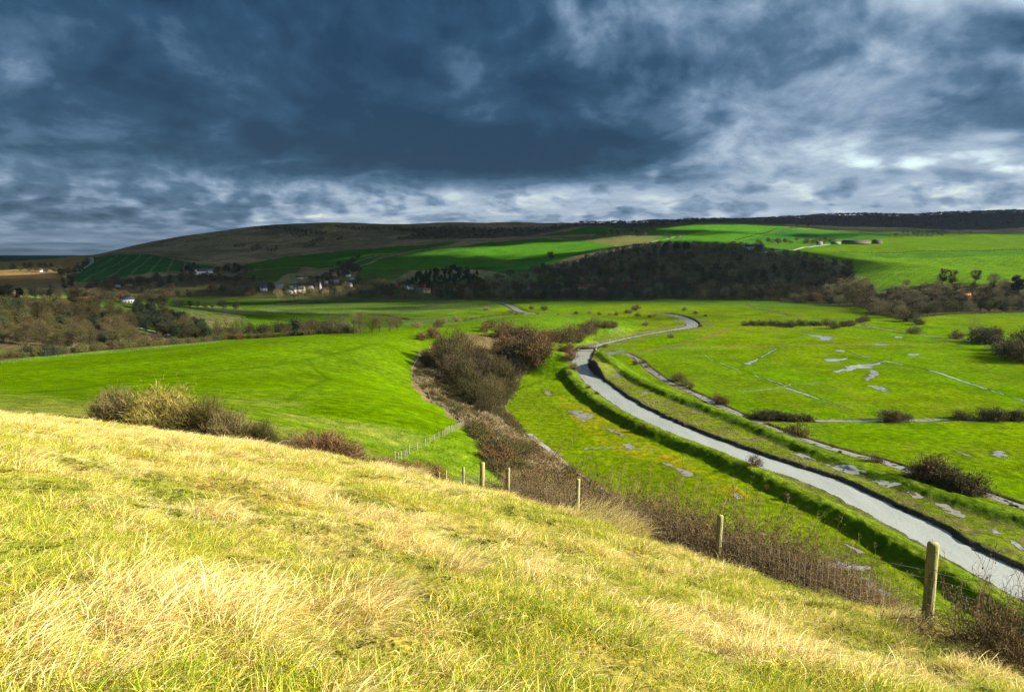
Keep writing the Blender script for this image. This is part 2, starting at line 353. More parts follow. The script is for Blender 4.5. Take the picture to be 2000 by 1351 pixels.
# valley-side fields
FIELDS = [
 ([(182,503),(230,497),(300,498),(380,515),(440,521),(380,527),(290,533),(200,548),(150,552),(140,535)], (0.0296, 0.1073, 0.0185)),
 ([(-300,520),(0,515),(60,508),(165,503),(170,510),(140,525),(80,526),(0,527),(-300,530)], (0.2664, 0.185, 0.0518)),
 ([(-300,535),(0,530),(60,529),(120,537),(135,553),(60,557),(0,560),(-300,560)], (0.1998, 0.1332, 0.0518)),
 ([(450,525),(500,512),(560,500),(700,487),(830,478),(905,470),(800,491),(745,500),(690,520),(600,521)], FARG),
 ([(690,531),(740,505),(830,488),(950,473),(1050,466),(1150,470),(1245,480),(1180,487),(1100,507),(1060,522),(900,526),(760,531)], FARG),
 ([(1060,460),(1150,443),(1270,449),(1330,442),(1400,436),(1530,436),(1535,441),(1440,470),(1350,472),(1270,472),(1310,455),(1200,457)], FARG),
 ([(1445,470),(1530,448),(1730,460),(1560,467)], (0.0222, 0.0888, 0.01036)),
 ([(1560,491),(1700,471),(1740,463),(1860,456),(2000,459),(2300,460),(2300,487),(1800,491)], (.058, .115, .003)),
 ([(1600,496),(2300,490),(2300,556),(1900,562),(1720,562),(1660,522)], (.056, .122, .003)),
 ([(420,546),(480,529),(590,522),(540,551)], (0.0629, 0.1036, 0.0148)), ([(700,531),(800,529),(770,547),(690,547)], (0.0592, 0.0999, 0.0148)),
 ([(1150,560),(1180,548),(1270,535),(1280,540),(1200,560)], (0.0259, 0.0888, 0.01036)), ([(900,522),(1060,514),(1080,525),(1000,535)], (0.02368, 0.0888, 0.01036)),
 ([(1060,464),(1150,461),(1230,462),(1200,469),(1130,469)], (.11,.10,.04)),
 ([(900,470),(1000,466),(1130,440),(1160,441),(1060,460),(960,472)], (0.1998, 0.1554, 0.0814)),
 ([(490,590),(560,594),(700,588),(800,584),(1000,588),(960,605),(760,614),(560,612)], (0.0592, 0.1036, 0.0148)),
]
for pts, c in FIELDS: paint(region(pts, 400) & (RR > 450), c)
paint((region([(1150,478),(1160,457),(1300,453),(1295,476)], 1200) & (RR > 1500) & (col[..., 1] < col[..., 0] * 1.3)) * .85, (.085, .10, .03))
# worn tramlines in the far striped field
a0 = hit(150, 545, 400); a1 = hit(240, 498, 400); lx, ly = a1[0] - a0[0], a1[1] - a0[1]; L = math.hypot(lx, ly); q = ((GX - a0[0]) * ly - (GY - a0[1]) * lx) / L
paint(region(FIELDS[0][0], 400) * (np.abs((q % 34) - 17) < 2.2) * .45, (0.222, 0.2664, 0.1184))
# drill rows in the right-hand field
a0 = hit(1850, 555, 400); a1 = hit(1990, 500, 400); lx, ly = a1[0] - a0[0], a1[1] - a0[1]; L = math.hypot(lx, ly); q = ((GX - a0[0]) * ly - (GY - a0[1]) * lx) / L
paint(region(FIELDS[8][0], 400) * (np.abs(((q + 4 * fin) % 13) - 6.5) < 1.4) * .45, (0.111, 0.185, 0.0222))
paint(region([(400,611),(560,613),(780,619),(800,640),(600,641),(470,646)], 300), (0.0555, 0.1221, 0.0037))
paint(region([(380,600),(470,600),(480,615),(440,640),(370,625)], 300) * sstep(.4, .6, fin) * .7, (0.185, 0.1628, 0.074))
paint(region([(885,640),(900,622),(1000,615),(1150,615),(1250,626),(1240,640),(1180,650),(1000,655)], 300), (0.0629, 0.1258, 0.0037))
# scrub floor of the bank and the woods
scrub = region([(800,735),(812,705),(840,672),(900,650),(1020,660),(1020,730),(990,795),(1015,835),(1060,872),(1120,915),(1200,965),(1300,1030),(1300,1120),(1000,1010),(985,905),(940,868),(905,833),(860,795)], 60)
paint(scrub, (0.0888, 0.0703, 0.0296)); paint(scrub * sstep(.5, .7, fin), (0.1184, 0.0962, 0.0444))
tanm = region([(800,738),(815,700),(850,672),(880,690),(850,740),(900,800),(960,850),(1000,905),(940,868),(905,833),(860,795)], 60); paint(tanm * .5, (.15, .12, .055))
paint(region([(-300,700),(-300,610),(0,605),(80,603),(230,600),(270,650),(330,640),(400,660),(300,676),(0,704)], 200) & (RR > 250), (0.074, 0.0629, 0.0296))
paint(region([(0,683),(120,678),(220,668),(230,673),(100,686),(0,690)], 200) * .8, (0.0666, 0.111, 0.0111))
paint(region([(260,665),(300,645),(360,655),(340,668)], 200) * .8, (0.1628, 0.1184, 0.0666))
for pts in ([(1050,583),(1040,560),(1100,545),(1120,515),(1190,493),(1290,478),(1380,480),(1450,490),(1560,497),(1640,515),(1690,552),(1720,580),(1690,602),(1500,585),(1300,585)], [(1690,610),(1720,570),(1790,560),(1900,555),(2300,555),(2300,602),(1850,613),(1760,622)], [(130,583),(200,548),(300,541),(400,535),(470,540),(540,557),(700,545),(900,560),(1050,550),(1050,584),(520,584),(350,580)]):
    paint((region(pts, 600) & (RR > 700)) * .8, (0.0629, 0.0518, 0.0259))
# leaf litter under the far woods
FARWOOD = [at_D(*q)[:2] for q in [(1250,430,3200),(1420,430,3000),(1500,430,2900),(1640,430,2800),(1800,430,2750),(2250,430,2650),(2250,430,3700),(1900,430,3760),(1600,430,3850),(1400,430,3850)]]
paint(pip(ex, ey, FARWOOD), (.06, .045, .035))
for pts in ([(1120,443),(1140,434),(1250,431),(1420,432),(1400,437),(1270,446),(1200,446)], [(770,470),(820,455),(760,448),(860,446),(960,448),(1060,446),(1110,440),(1130,442),(1030,462),(960,466),(880,466)]): paint((region(pts, 1500) & (RR > 1500)) * .7, (.075, .06, .04))
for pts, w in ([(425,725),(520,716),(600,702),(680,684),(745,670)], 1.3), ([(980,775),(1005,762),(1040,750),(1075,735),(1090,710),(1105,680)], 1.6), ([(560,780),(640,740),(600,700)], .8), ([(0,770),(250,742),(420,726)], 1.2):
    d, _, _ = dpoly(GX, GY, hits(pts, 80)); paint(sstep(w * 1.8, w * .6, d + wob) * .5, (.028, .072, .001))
PUD = [[(1622,726),(1650,718),(1680,714),(1705,712),(1719,706),(1708,715),(1690,720),(1655,722)], [(1606,701),(1658,700),(1640,704),(1620,707)], [(1565,653),(1600,655),(1628,658),(1615,665),(1600,660)],
 [(1692,753),(1715,754),(1730,757),(1736,765),(1718,762)], [(1940,880),(1958,880),(1968,890),(1952,894),(1941,889)], [(1745,657),(1765,657),(1762,660),(1747,660)], [(1455,712),(1468,704),(1478,701),(1474,706),(1462,712)],
 [(1112,801),(1135,803),(1158,811),(1147,818),(1138,823),(1122,812)], [(1060,762),(1074,764),(1078,772),(1068,771)], [(1214,866),(1232,866),(1240,876),(1226,878)], [(1294,902),(1312,906),(1318,910),(1300,909)], [(1318,913),(1345,920),(1362,930),(1340,930),(1324,920)], [(1428,962),(1440,964),(1452,972),(1440,974)],
 [(1612,1102),(1636,1090),(1646,1097),(1668,1101),(1700,1106),(1690,1112),(1645,1113),(1622,1108)], [(1676,1124),(1695,1130),(1740,1160),(1736,1168),(1690,1144)], [(1644,1060),(1656,1064),(1690,1082),(1680,1082)], [(1176,834),(1205,842),(1225,850),(1208,850)],
 [(1545,884),(1572,888),(1592,898),(1570,896)], [(1617,907),(1650,914),(1694,930),(1655,925)], [(1699,937),(1725,942),(1759,953),(1730,952)], [(1769,961),(1790,965),(1806,973),(1785,972)], [(1830,983),(1855,990),(1890,1008),(1880,1011),(1850,1000)], [(1928,1030),(1945,1035),(1957,1043),(1942,1041)], [(1972,1054),(1990,1062),(2010,1078),(1985,1070)],
 [(1690,672),(1720,671),(1745,673),(1715,675)], [(1630,684),(1648,683),(1650,686),(1634,687)], [(1775,690),(1800,692),(1790,695),(1772,694)], [(1690,735),(1712,724),(1718,727),(1700,740),(1690,744)], [(1180,690),(1215,683),(1222,686),(1190,696)], [(1195,727),(1208,731),(1214,738),(1203,736)], [(1250,764),(1262,766),(1268,770),(1254,769)],
 [(780,609),(790,607),(812,608),(800,610)], [(415,589),(425,586),(445,586),(440,590)], [(1865,880),(1890,887),(1905,893),(1885,889)]]
for p in PUD:
    q = fl(p); x0, y0 = np.mean(q, axis=0); rad = max(math.hypot(a - x0, b_ - y0) for a, b_ in q) + 3; ix = np.nonzero((np.abs(GX - x0) < rad) & (np.abs(GY - y0) < rad))
    d, _, _ = dpoly(GX[ix], GY[ix], q + q[:1]); m_ = np.where(pip(GX[ix], GY[ix], q), 1.0, sstep(2.6, .6, d + wob[ix] * 2)) * .75; col[ix] = col[ix] * (1 - m_[:, None]) + np.array((.050, .075, .006)) * m_[:, None]
paint(sstep(4200, 5200, RR), (.045, .07, .03)); paint(sstep(4200, 5200, RR) * sstep(.45, .6, fbm(GX, GY, 900, 3, 36)), (.03, .045, .025))
# river corridor
dR, sR, pR = dpoly(GX, GY, RIVER)
inner = (sLL < 0) & (sLR > 0) & (dR < 40) & (GY < 480); inner2 = (dR < 20) & (GY >= 470) & (plain > .4)
paint(inner * .85, (.085, .115, .010)); paint(inner * sstep(.42, .6, fbm(GX, GY, 5, 3, 61)) * .7, (0.0925, 0.0851, 0.0333)); paint(inner2 * .6, (0.074, 0.0925, 0.0185))
paint(inner * (sR > 0) * sstep(22, 10, dR) * sstep(.48, .66, fbm(GX, GY, 3.5, 3, 62)) * .6, (0.0925, 0.0777, 0.037))
paint(np.clip(l1 * 1.6, 0, 1) * .9, (0.0444, 0.1036, 0.00296)); paint(np.clip(l2 * 1.6, 0, 1) * .9, (0.04588, 0.1036, 0.00296))
paint(sstep(.62, .95, l1) * .7, (0.0962, 0.1332, 0.00888)); paint(sstep(.62, .95, l2) * .6, (0.0888, 0.1295, 0.00888))
paint(sstep(RW + 3.4, RW + 2.0, dR + wob * 1.6), (0.0555, 0.0518, 0.037)); paint(sstep(RW + 2.2, RW + .8, dR + wob * 1.6), (0.0444, 0.0407, 0.0333))
for d, w in ((dD, 2.6), (dC, 2.0), (dK, 2.4)): paint(sstep(w * 1.9, w, d + wob * 1.5) * .75, (0.1036, 0.074, 0.0333))
paint(sstep(8, 5, dU), (0.0592, 0.0555, 0.0407))
wet = region([(1090,775),(1150,793),(1205,825),(1290,873),(1330,893),(1440,950),(1480,985),(1380,960),(1290,905),(1200,882),(1150,842),(1108,810)], 100)
paint(wet * (.2 + .5 * sstep(.4, .6, fbm(GX, GY, 9, 3, 71))) * sstep(560, 300, GY + RR * .2), (.13, .14, .004))
paint(wet * sstep(.5, .62, fbm(GX, GY, 5, 3, 72)) * .6, (.16, .13, .005))
for pts in ([(1300,680),(1450,678),(1615,674),(1750,673),(1895,671)], [(1215,692),(1260,686),(1360,664),(1420,645)], [(1440,637),(1600,640),(1690,638)]):
    d, _, _ = dpoly(GX, GY, fl(pts)); paint(sstep(3.2, 1.6, d + wob * 2.5) * .8, (0.1258, 0.0925, 0.037))
for pts in ([(1393,705),(1443,721),(1527,751),(1601,779),(1664,802)], [(1625,678),(1723,704),(1804,720),(1930,760),(2000,783)], [(1517,681),(1447,718)]):
    d, _, _ = dpoly(GX, GY, fl(pts)); paint(sstep(2.2, 1.0, d) * .6, (0.0296, 0.0666, 0.00296))
# foreground downland turf
strawm = sstep(66, 40, RR + (fin - .5) * 20) * (Z > 20)
paint(strawm, STRAW); paint(strawm * sstep(.44, .62, fbm(GX, GY, 2.6, 4, 81)) * .8, (.10, .14, .015)); paint(strawm * sstep(14, 4, RR) * .4, (.10, .14, .015))

# ------------------------------------------------------------------ ground sheet
nr, nc = GX.shape
idx = np.arange(nr * nc, dtype=np.int32).reshape(nr, nc)
quads = np.stack([idx[:-1, :-1], idx[:-1, 1:], idx[1:, 1:], idx[1:, :-1]], -1).reshape(-1, 4)[:, ::-1]
gm, nt, b = new_mat('turf')
at = N(nt, 'ShaderNodeAttribute', attribute_name='Col'); ge = N(nt, 'ShaderNodeNewGeometry')
def gnoise(scale, detail=4, rough=.6):
    n = N(nt, 'ShaderNodeTexNoise'); n.inputs['Scale'].default_value = scale; n.inputs['Detail'].default_value = detail; n.inputs['Roughness'].default_value = rough
    nt.links.new(ge.outputs['Position'], n.inputs['Vector']); return n.outputs[0]
n1, n2, n3 = gnoise(.035, 2), gnoise(.35, 3, .65), gnoise(3.0, 3, .7)
f = mathn(nt, 'MULTIPLY', mapr(nt, n1, .3, .7, .78, 1.22), mathn(nt, 'MULTIPLY', mapr(nt, n2, .3, .7, .62, 1.38), mapr(nt, n3, .25, .75, .5, 1.5)))
v = N(nt, 'ShaderNodeVectorMath', operation='SCALE'); nt.links.new(at.outputs['Color'], v.inputs[0]); nt.links.new(f, v.inputs['Scale'])
yel = mixc(nt, mapr(nt, n2, .5, .75, 0, .55), v.outputs[0], mixc(nt, 1.0, v.outputs[0], (1.55, 1.05, 1.2), 'MULTIPLY'))
nt.links.new(yel, b.inputs['Base Color']); b.inputs['Roughness'].default_value = .95; b.inputs['Specular IOR Level'].default_value = 0
bp = N(nt, 'ShaderNodeBump'); bp.inputs['Distance'].default_value = .7; bp.inputs['Strength'].default_value = 1.0; nt.links.new(mathn(nt, 'ADD', n2, mathn(nt, 'MULTIPLY', n3, .35)), bp.inputs['Height']); nt.links.new(bp.outputs[0], b.inputs['Normal'])
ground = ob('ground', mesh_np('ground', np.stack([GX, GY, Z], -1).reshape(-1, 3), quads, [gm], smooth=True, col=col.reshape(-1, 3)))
tag(ground, 'green valley of pasture fields, flood meadows and rolling chalk downs', 'ground', kind='structure')

# ------------------------------------------------------------------ water
wm, nt, b = new_mat('river_water')
b.inputs['Base Color'].default_value = (.255, .28, .265, 1); b.inputs['Roughness'].default_value = .10; b.inputs['Specular IOR Level'].default_value = .5; b.inputs['IOR'].default_value = 1.33
n = N(nt, 'ShaderNodeTexNoise'); n.inputs['Scale'].default_value = 1.1; n.inputs['Detail'].default_value = 4; g = N(nt, 'ShaderNodeNewGeometry'); nt.links.new(g.outputs['Position'], n.inputs['Vector'])
bp = N(nt, 'ShaderNodeBump'); bp.inputs['Distance'].default_value = .10; nt.links.new(n.outputs[0], bp.inputs['Height']); nt.links.new(bp.outputs[0], b.inputs['Normal'])
mp0 = N(nt, 'ShaderNodeMapping'); mp0.inputs['Scale'].default_value = (.22, .05, 1); nt.links.new(g.outputs['Position'], mp0.inputs[0]); ns = N(nt, 'ShaderNodeTexNoise'); ns.inputs['Scale'].default_value = 1.0; ns.inputs['Detail'].default_value = 5; nt.links.new(mp0.outputs[0], ns.inputs['Vector'])
rr_ = ramp(nt, [(.3, (.235, .255, .235)), (.7, (.29, .305, .28))], ns.outputs[0]); nt.links.new(rr_.outputs[0], b.inputs['Base Color']); nt.links.new(mapr(nt, ns.outputs[0], .3, .7, .04, .12), b.inputs['Roughness'])
pm, nt, b = new_mat('puddle_water')
b.inputs['Base Color'].default_value = (.20, .195, .165, 1); b.inputs['Roughness'].default_value = .04; b.inputs['Specular IOR Level'].default_value = .6; b.inputs['IOR'].default_value = 1.4
nv = N(nt, 'ShaderNodeCombineXYZ'); nv.inputs[2].default_value = 1.0; nt.links.new(nv.outputs[0], b.inputs['Normal'])
g = N(nt, 'ShaderNodeNewGeometry'); n = N(nt, 'ShaderNodeTexNoise'); n.inputs['Scale'].default_value = .4; n.inputs['Detail'].default_value = 5; nt.links.new(g.outputs['Position'], n.inputs['Vector'])
tpn = N(nt, 'ShaderNodeBsdfTransparent'); mxs = N(nt, 'ShaderNodeMixShader'); nt.links.new(mapr(nt, n.outputs[0], .56, .64, 0, 1), mxs.inputs[0]); nt.links.new(b.outputs[0], mxs.inputs[1]); nt.links.new(tpn.outputs[0], mxs.inputs[2]); nt.links.new(mxs.outputs[0], nt.nodes['Material Output'].inputs[0])
def ribbon_mesh(name, pts, w, m, z=None, off=.12, wvar=0, seed=0, sub=True):
    if sub:
        d = [pts[0]]
        for p in pts[1:]:
            q = d[-1]; k = max(1, int(math.hypot(p[0]-q[0], p[1]-q[1]) / max(3 * w, 1.5, math.hypot(*p) * .006)))
            d += [(q[0] + (p[0]-q[0]) * (i + 1) / k, q[1] + (p[1]-q[1]) * (i + 1) / k) for i in range(k)]
        pts = d
    p = np.array(pts); t = np.gradient(p, axis=0); t /= np.linalg.norm(t, axis=1)[:, None] + 1e-9; nn = np.stack([t[:, 1], -t[:, 0]], -1)
    a = .5 * w * np.maximum(.06, 1 + wvar * (fbm(p[:, 0], p[:, 1], 6, 3, seed + 1) - .5) * 2); c = .5 * w * np.maximum(.06, 1 + wvar * (fbm(p[:, 0] + 99, p[:, 1], 6, 3, seed + 2) - .5) * 2)
    Lp = p - nn * a[:, None]; Rp = p + nn * c[:, None]; P = np.concatenate([Lp, p, Rp]); k = len(p)
    zz = np.full(len(P), z) if z is not None else H(P[:, 0], P[:, 1]) + off
    i = np.arange(k - 1); f = np.concatenate([np.stack([i, i + k, i + k + 1, i + 1], -1), np.stack([i + k, i + 2 * k, i + 2 * k + 1, i + k + 1], -1)])
    return mesh_np(name, np.column_stack([P, zz]), f, [m])
tag(ob('river', ribbon_mesh('river', RIVER, 2 * RW0 + 5.5, wm, z=-1.05)), 'grey green tidal river winding between grass levees', 'river', kind='structure')
tag(ob('river', ribbon_mesh('river', UPRIV, 10, wm, z=-.85)), 'far reach of the river beside the village meadow', 'river', kind='structure')
tag(ob('drainage_ditch', ribbon_mesh('drainage_ditch', DITCH, 4.2, pm, z=-.38, wvar=.6)), 'brown edged drainage ditch running behind the levee', 'ditch', kind='structure')
tag(ob('drainage_ditch', ribbon_mesh('drainage_ditch', CROSS[3:], 3.4, pm, z=-.16, wvar=.7)), 'straight water filled ditch crossing between two meadows', 'ditch', kind='structure')
tag(ob('drainage_ditch', ribbon_mesh('drainage_ditch', CREEK, 3.0, pm, z=-.35, wvar=.8)), 'winding creek in the meadow below the wood', 'ditch', kind='structure')
def water_poly(pts, name='puddle', label=None, seed=0, off=.16):
    """shallow flood water with a ragged outline, centre fan"""
    p = fl(pts); d = []
    for i, q in enumerate(p):
        r_ = p[(i + 1) % len(p)]; k = max(2, min(14, int(math.hypot(q[0]-r_[0], q[1]-r_[1]) / .9)))
        d += [(q[0] + (r_[0]-q[0]) * j / k, q[1] + (r_[1]-q[1]) * j / k) for j in range(k)]
    d = np.array(d); ce = d.mean(0); sz = np.sqrt(((d - ce) ** 2).sum(1)).mean()
    d = d + np.stack([fbm(d[:, 0], d[:, 1], sz * .4, 3, 90 + seed) - .5, fbm(d[:, 0], d[:, 1], sz * .4, 3, 190 + seed) - .5], -1) * sz * .8
    k = len(d); rings = [d, ce + (d - ce) * .7, ce + (d - ce) * .4, ce + (d - ce) * .15, ce[None]]; P = np.vstack(rings); i = np.arange(k); f = []
    for r_ in range(3): f += [np.stack([i + r_ * k, (i + 1) % k + r_ * k, (i + 1) % k + (r_ + 1) * k], -1), np.stack([i + r_ * k, (i + 1) % k + (r_ + 1) * k, i + (r_ + 1) * k], -1)]
    f.append(np.stack([i + 3 * k, (i + 1) % k + 3 * k, np.full(k, 4 * k)], -1)); f = np.concatenate(f)
    if (d[1, 0]-d[0, 0]) * (ce[1]-d[0, 1]) - (d[1, 1]-d[0, 1]) * (ce[0]-d[0, 0]) < 0: f = f[:, ::-1]
    o = ob(name, mesh_np(name, np.column_stack([P, H(P[:, 0], P[:, 1]) + .05]), f, [pm])); return tag(o, label or 'shallow flood puddle lying on the green meadow', 'puddle', 'flood puddles on the meadows', 'structure')
for i, p in enumerate(PUD): water_poly(p, seed=i)
def drain(pts, w, seed): tag(ob('field_drain', ribbon_mesh('field_drain', [(x + random.uniform(-.8, .8), y + random.uniform(-1.5, 1.5)) for a, b_ in zip(pts[:-1], pts[1:]) for x, y in [tuple(np.array(flat(*a)) * (1 - t) + np.array(flat(*b_)) * t) for t in np.linspace(0, 1, 6)]], w * .75, pm, off=.07, wvar=1.5, seed=seed)), 'narrow flooded field drain crossing the wet meadow', 'drain', 'flooded drains in the wet meadow', 'structure')
drain([(1393,705),(1443,721)], 1.2, 1); drain([(1475,733),(1527,751)], 1.4, 2); drain([(1535,757),(1601,779)], 2.0, 3); drain([(1605,781),(1664,802)], 1.2, 4)
drain([(1660,688),(1700,698)], 1.0, 5); drain([(1723,704),(1765,713)], 1.6, 6); drain([(1818,724),(1930,760)], 2.4, 7); drain([(1935,762),(1962,771)], 1.2, 8); drain([(1978,777),(2020,789)], 2.4, 9)
drain([(1517,681),(1485,698)], 1.6, 10); drain([(1445,766),(1520,757),(1545,750),(1600,748)], .8, 11); drain([(1140,876),(1180,876),(1225,877),(1282,876)], 1.1, 12); drain([(1370,690),(1393,705)], .8, 13)
# ------------------------------------------------------------------ cloud layer: a lumpy real deck, thick over the downs, broken towards the sun
CZ = 680.0
ccol = np.concatenate([np.linspace(-180, -50, 70), np.linspace(-49, 49, 500), np.linspace(50, 180, 70)]) * math.pi / 180
crow = np.concatenate([[1.0], np.linspace(150, 1500, 24), np.concatenate([np.geomspace(1560, 60000, 290), [75000, 90000, 105000, 120000]])])
ct, cr = np.meshgrid(ccol, crow); cx = cr * np.sin(ct); cyy = cr * np.cos(ct)
def bump2(x0, y0, rx, ry): return np.exp(-((cx - x0) / rx) ** 2 - ((cyy - y0) / ry) ** 2)
lr = np.log(np.maximum(cr, 60.0)); azd = np.degrees(ct)
qa, ql = azd / 10, lr * 1.9                                  # cloud masses stretched along the wind
wa = qa + (fbm(qa, ql, 1.2, 3, 201) - .5) * 1.1; wb = ql + (fbm(qa, ql, 1.2, 3, 202) - .5) * .9
n_a = fbm(wa, wb, 1.5, 5, 213, .55); n_b = fbm(wa, wb, .45, 4, 220, .55); n_f = fbm(azd / 3.2 + wa * .5, lr * 2.4 + wb * .25, .55, 4, 290, .55)
far = sstep(4200, 7500, cr * (1 + (n_a - .5) * .8))
def cl(px, py, rx, ry):
    """a cloud mass surveyed at a bearing and height: soft lump, rx and ry in photograph pixels"""
    u_, v_, w_ = pdir(px, py); az0 = math.degrees(math.atan2(u_, v_)); el0 = math.atan2(w_, math.hypot(u_, v_)); l0 = math.log((CZ - ZC) / math.tan(max(el0, .008)))
    return np.exp(-((azd - az0) / (rx / 23.0)) ** 2 - ((lr - l0) / (ry / FOC / max(el0, .02))) ** 2)
dens = .71 + (n_a - .5) * .95 + (n_b - .5) * .36
dens += .26 * cl(500, 130, 520, 170) + .30 * cl(820, 290, 420, 60) + .22 * cl(1150, 320, 260, 45) + .14 * cl(120, 250, 260, 60) - .10 * cl(1150, 130, 110, 90) - .22 * cl(30, 130, 50, 60) - .16 * cl(210, 255, 60, 26) - .12 * cl(440, 205, 60, 30) - .10 * cl(900, 20, 300, 60)
dens -= .34 * sstep(1, 24, azd) * sstep(70, 45, azd) - .20 * cl(1960, 60, 70, 50)
fard = .34 + (.5 - n_a) * .30 + (n_f - .5) * .58 + .20 * sstep(-4, -24, azd) * sstep(60, 40, -azd)
fard = fard + (.39 + .14 * sstep(-4, -24, azd) - fard) * sstep(9000, 26000, cr) * .75
dens = np.maximum(dens, .37 + .10 * (n_b - .5)) * (1 - far) + far * np.maximum(fard, .33)
dens += .22 * cl(1250, 10, 300, 60)
dens -= .20 * (cl(1690, 320, 22, 8) + cl(1775, 320, 40, 10) + cl(1965, 266, 45, 10) + cl(1277, 343, 12, 7))
# openings and thick parts shaped into the deck, mostly unseen, to light chosen ground and shade the downs and the big wood: a cloud stands SH metres sunwards of its shadow
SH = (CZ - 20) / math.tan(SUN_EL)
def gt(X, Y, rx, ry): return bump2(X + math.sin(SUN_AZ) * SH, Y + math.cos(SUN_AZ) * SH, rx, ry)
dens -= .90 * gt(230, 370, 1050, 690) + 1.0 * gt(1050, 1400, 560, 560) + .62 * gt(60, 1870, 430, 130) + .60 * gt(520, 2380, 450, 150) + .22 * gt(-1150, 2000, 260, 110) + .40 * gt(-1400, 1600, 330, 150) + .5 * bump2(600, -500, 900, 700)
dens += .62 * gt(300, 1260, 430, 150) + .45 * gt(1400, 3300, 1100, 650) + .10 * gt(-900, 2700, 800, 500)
dens += .30 * cl(1985, 115, 60, 50)
cz = CZ - ((n_a - .5) * 130 + (n_b - .5) * 30) * sstep(2500, 9000, cr) - cr * cr / (2 * 6371000.0)
dm, nt, b = new_mat('cloud')
at = N(nt, 'ShaderNodeAttribute', attribute_name='Col'); sx = N(nt, 'ShaderNodeSeparateColor'); nt.links.new(at.outputs['Color'], sx.inputs[0])
g = N(nt, 'ShaderNodeNewGeometry')
ca_ = N(nt, 'ShaderNodeAttribute', attribute_name='drift')
def cn(scale, detail, rough=.6, dist=0.0):
    n = N(nt, 'ShaderNodeTexNoise'); n.inputs['Scale'].default_value = scale; n.inputs['Detail'].default_value = detail; n.inputs['Roughness'].default_value = rough; n.inputs['Distortion'].default_value = dist
    nt.links.new(ca_.outputs['Vector'], n.inputs['Vector']); return n.outputs[0]
c1 = mathn(nt, 'ADD', mapr(nt, cn(1.6, 5, .6, .35), .2, .8, -.20, .20), mapr(nt, cn(6.5, 3, .6, 0), .2, .8, -.05, .05))
d = mathn(nt, 'ADD', sx.outputs[0], mathn(nt, 'MULTIPLY', c1, mapr(nt, sx.outputs[1], 0, 1, 1, .6)))
alpha = mapr(nt, d, .14, .33, 0, .965)
cr_ = ramp(nt, [(.20, (.31, .37, .47)), (.32, (.225, .285, .385)), (.46, (.11, .165, .265)), (.60, (.042, .085, .160)), (.78, (.0105, .038, .086)), (.98, (.0030, .019, .053))], d)
tr = N(nt, 'ShaderNodeBsdfTranslucent'); nt.links.new(cr_.outputs[0], tr.inputs[0])
nm = N(nt, 'ShaderNodeMix', data_type='VECTOR'); nm.inputs[0].default_value = .85; nt.links.new(g.outputs['Normal'], nm.inputs[4]); 
sg = N(nt, 'ShaderNodeVectorMath', operation='NORMALIZE'); nt.links.new(nm.outputs[1], sg.inputs[0])
zs = N(nt, 'ShaderNodeSeparateXYZ'); nt.links.new(g.outputs['Normal'], zs.inputs[0]); zc_ = N(nt, 'ShaderNodeCombineXYZ'); nt.links.new(mathn(nt, 'SIGN', zs.outputs[2], 0), zc_.inputs[2]); nt.links.new(zc_.outputs[0], nm.inputs[5])
nt.links.new(sg.outputs[0], tr.inputs['Normal'])
df = N(nt, 'ShaderNodeBsdfDiffuse'); nt.links.new(cr_.outputs[0], df.inputs[0])
m1 = N(nt, 'ShaderNodeMixShader'); m1.inputs[0].default_value = .3; nt.links.new(tr.outputs[0], m1.inputs[1]); nt.links.new(df.outputs[0], m1.inputs[2])
tp = N(nt, 'ShaderNodeBsdfTransparent'); m2 = N(nt, 'ShaderNodeMixShader'); nt.links.new(alpha, m2.inputs[0]); nt.links.new(tp.outputs[0], m2.inputs[1]); nt.links.new(m1.outputs[0], m2.inputs[2])
nt.links.new(m2.outputs[0], nt.nodes['Material Output'].inputs[0])
nr_, nc_ = cx.shape; ii = np.arange(nr_ * nc_, dtype=np.int32).reshape(nr_, nc_)
cq = np.stack([ii[:-1, :-1], ii[:-1, 1:], ii[1:, 1:], ii[1:, :-1]], -1).reshape(-1, 4)
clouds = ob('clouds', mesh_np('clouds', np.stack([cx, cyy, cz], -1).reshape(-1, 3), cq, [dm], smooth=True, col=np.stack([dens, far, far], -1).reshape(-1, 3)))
dv = clouds.data.attributes.new('drift', 'FLOAT_VECTOR', 'POINT'); dv.data.foreach_set('vector', np.stack([qa, ql, qa * 0], -1).astype(np.float32).ravel())
tag(clouds, 'heavy slate blue storm cloud breaking up into white towards the right', 'clouds', kind='structure')
# ------------------------------------------------------------------ plants: mesh prototypes
def tube(pts, rad, k=4):
    pts = np.asarray(pts, float); n = len(pts); t = np.gradient(pts, axis=0); t /= np.linalg.norm(t, axis=1)[:, None] + 1e-9
    ref = np.where(np.abs(t[:, 2:3]) > .9, np.array([[1., 0, 0]]), np.array([[0, 0, 1.]])); u = np.cross(t, ref); u /= np.linalg.norm(u, axis=1)[:, None] + 1e-9; w = np.cross(t, u)
    a = np.arange(k) * 2 * math.pi / k; rad = np.broadcast_to(np.asarray(rad, float), (n,))
    v = pts[:, None] + rad[:, None, None] * (u[:, None] * np.cos(a)[None, :, None] + w[:, None] * np.sin(a)[None, :, None])
    v = v.reshape(-1, 3); f = []
    i = np.arange((n - 1) * k).reshape(n - 1, k); j = np.roll(i, -1, axis=1)
    q = np.stack([i, j, j + k, i + k], -1).reshape(-1, 4)
    f = np.concatenate([q[:, [0, 1, 2]], q[:, [0, 2, 3]]])
    cap = np.array([[(n-1)*k, (n-1)*k + m, (n-1)*k + m + 1] for m in range(1, k - 1)])
    return v, np.concatenate([f, cap]) if len(cap) else f
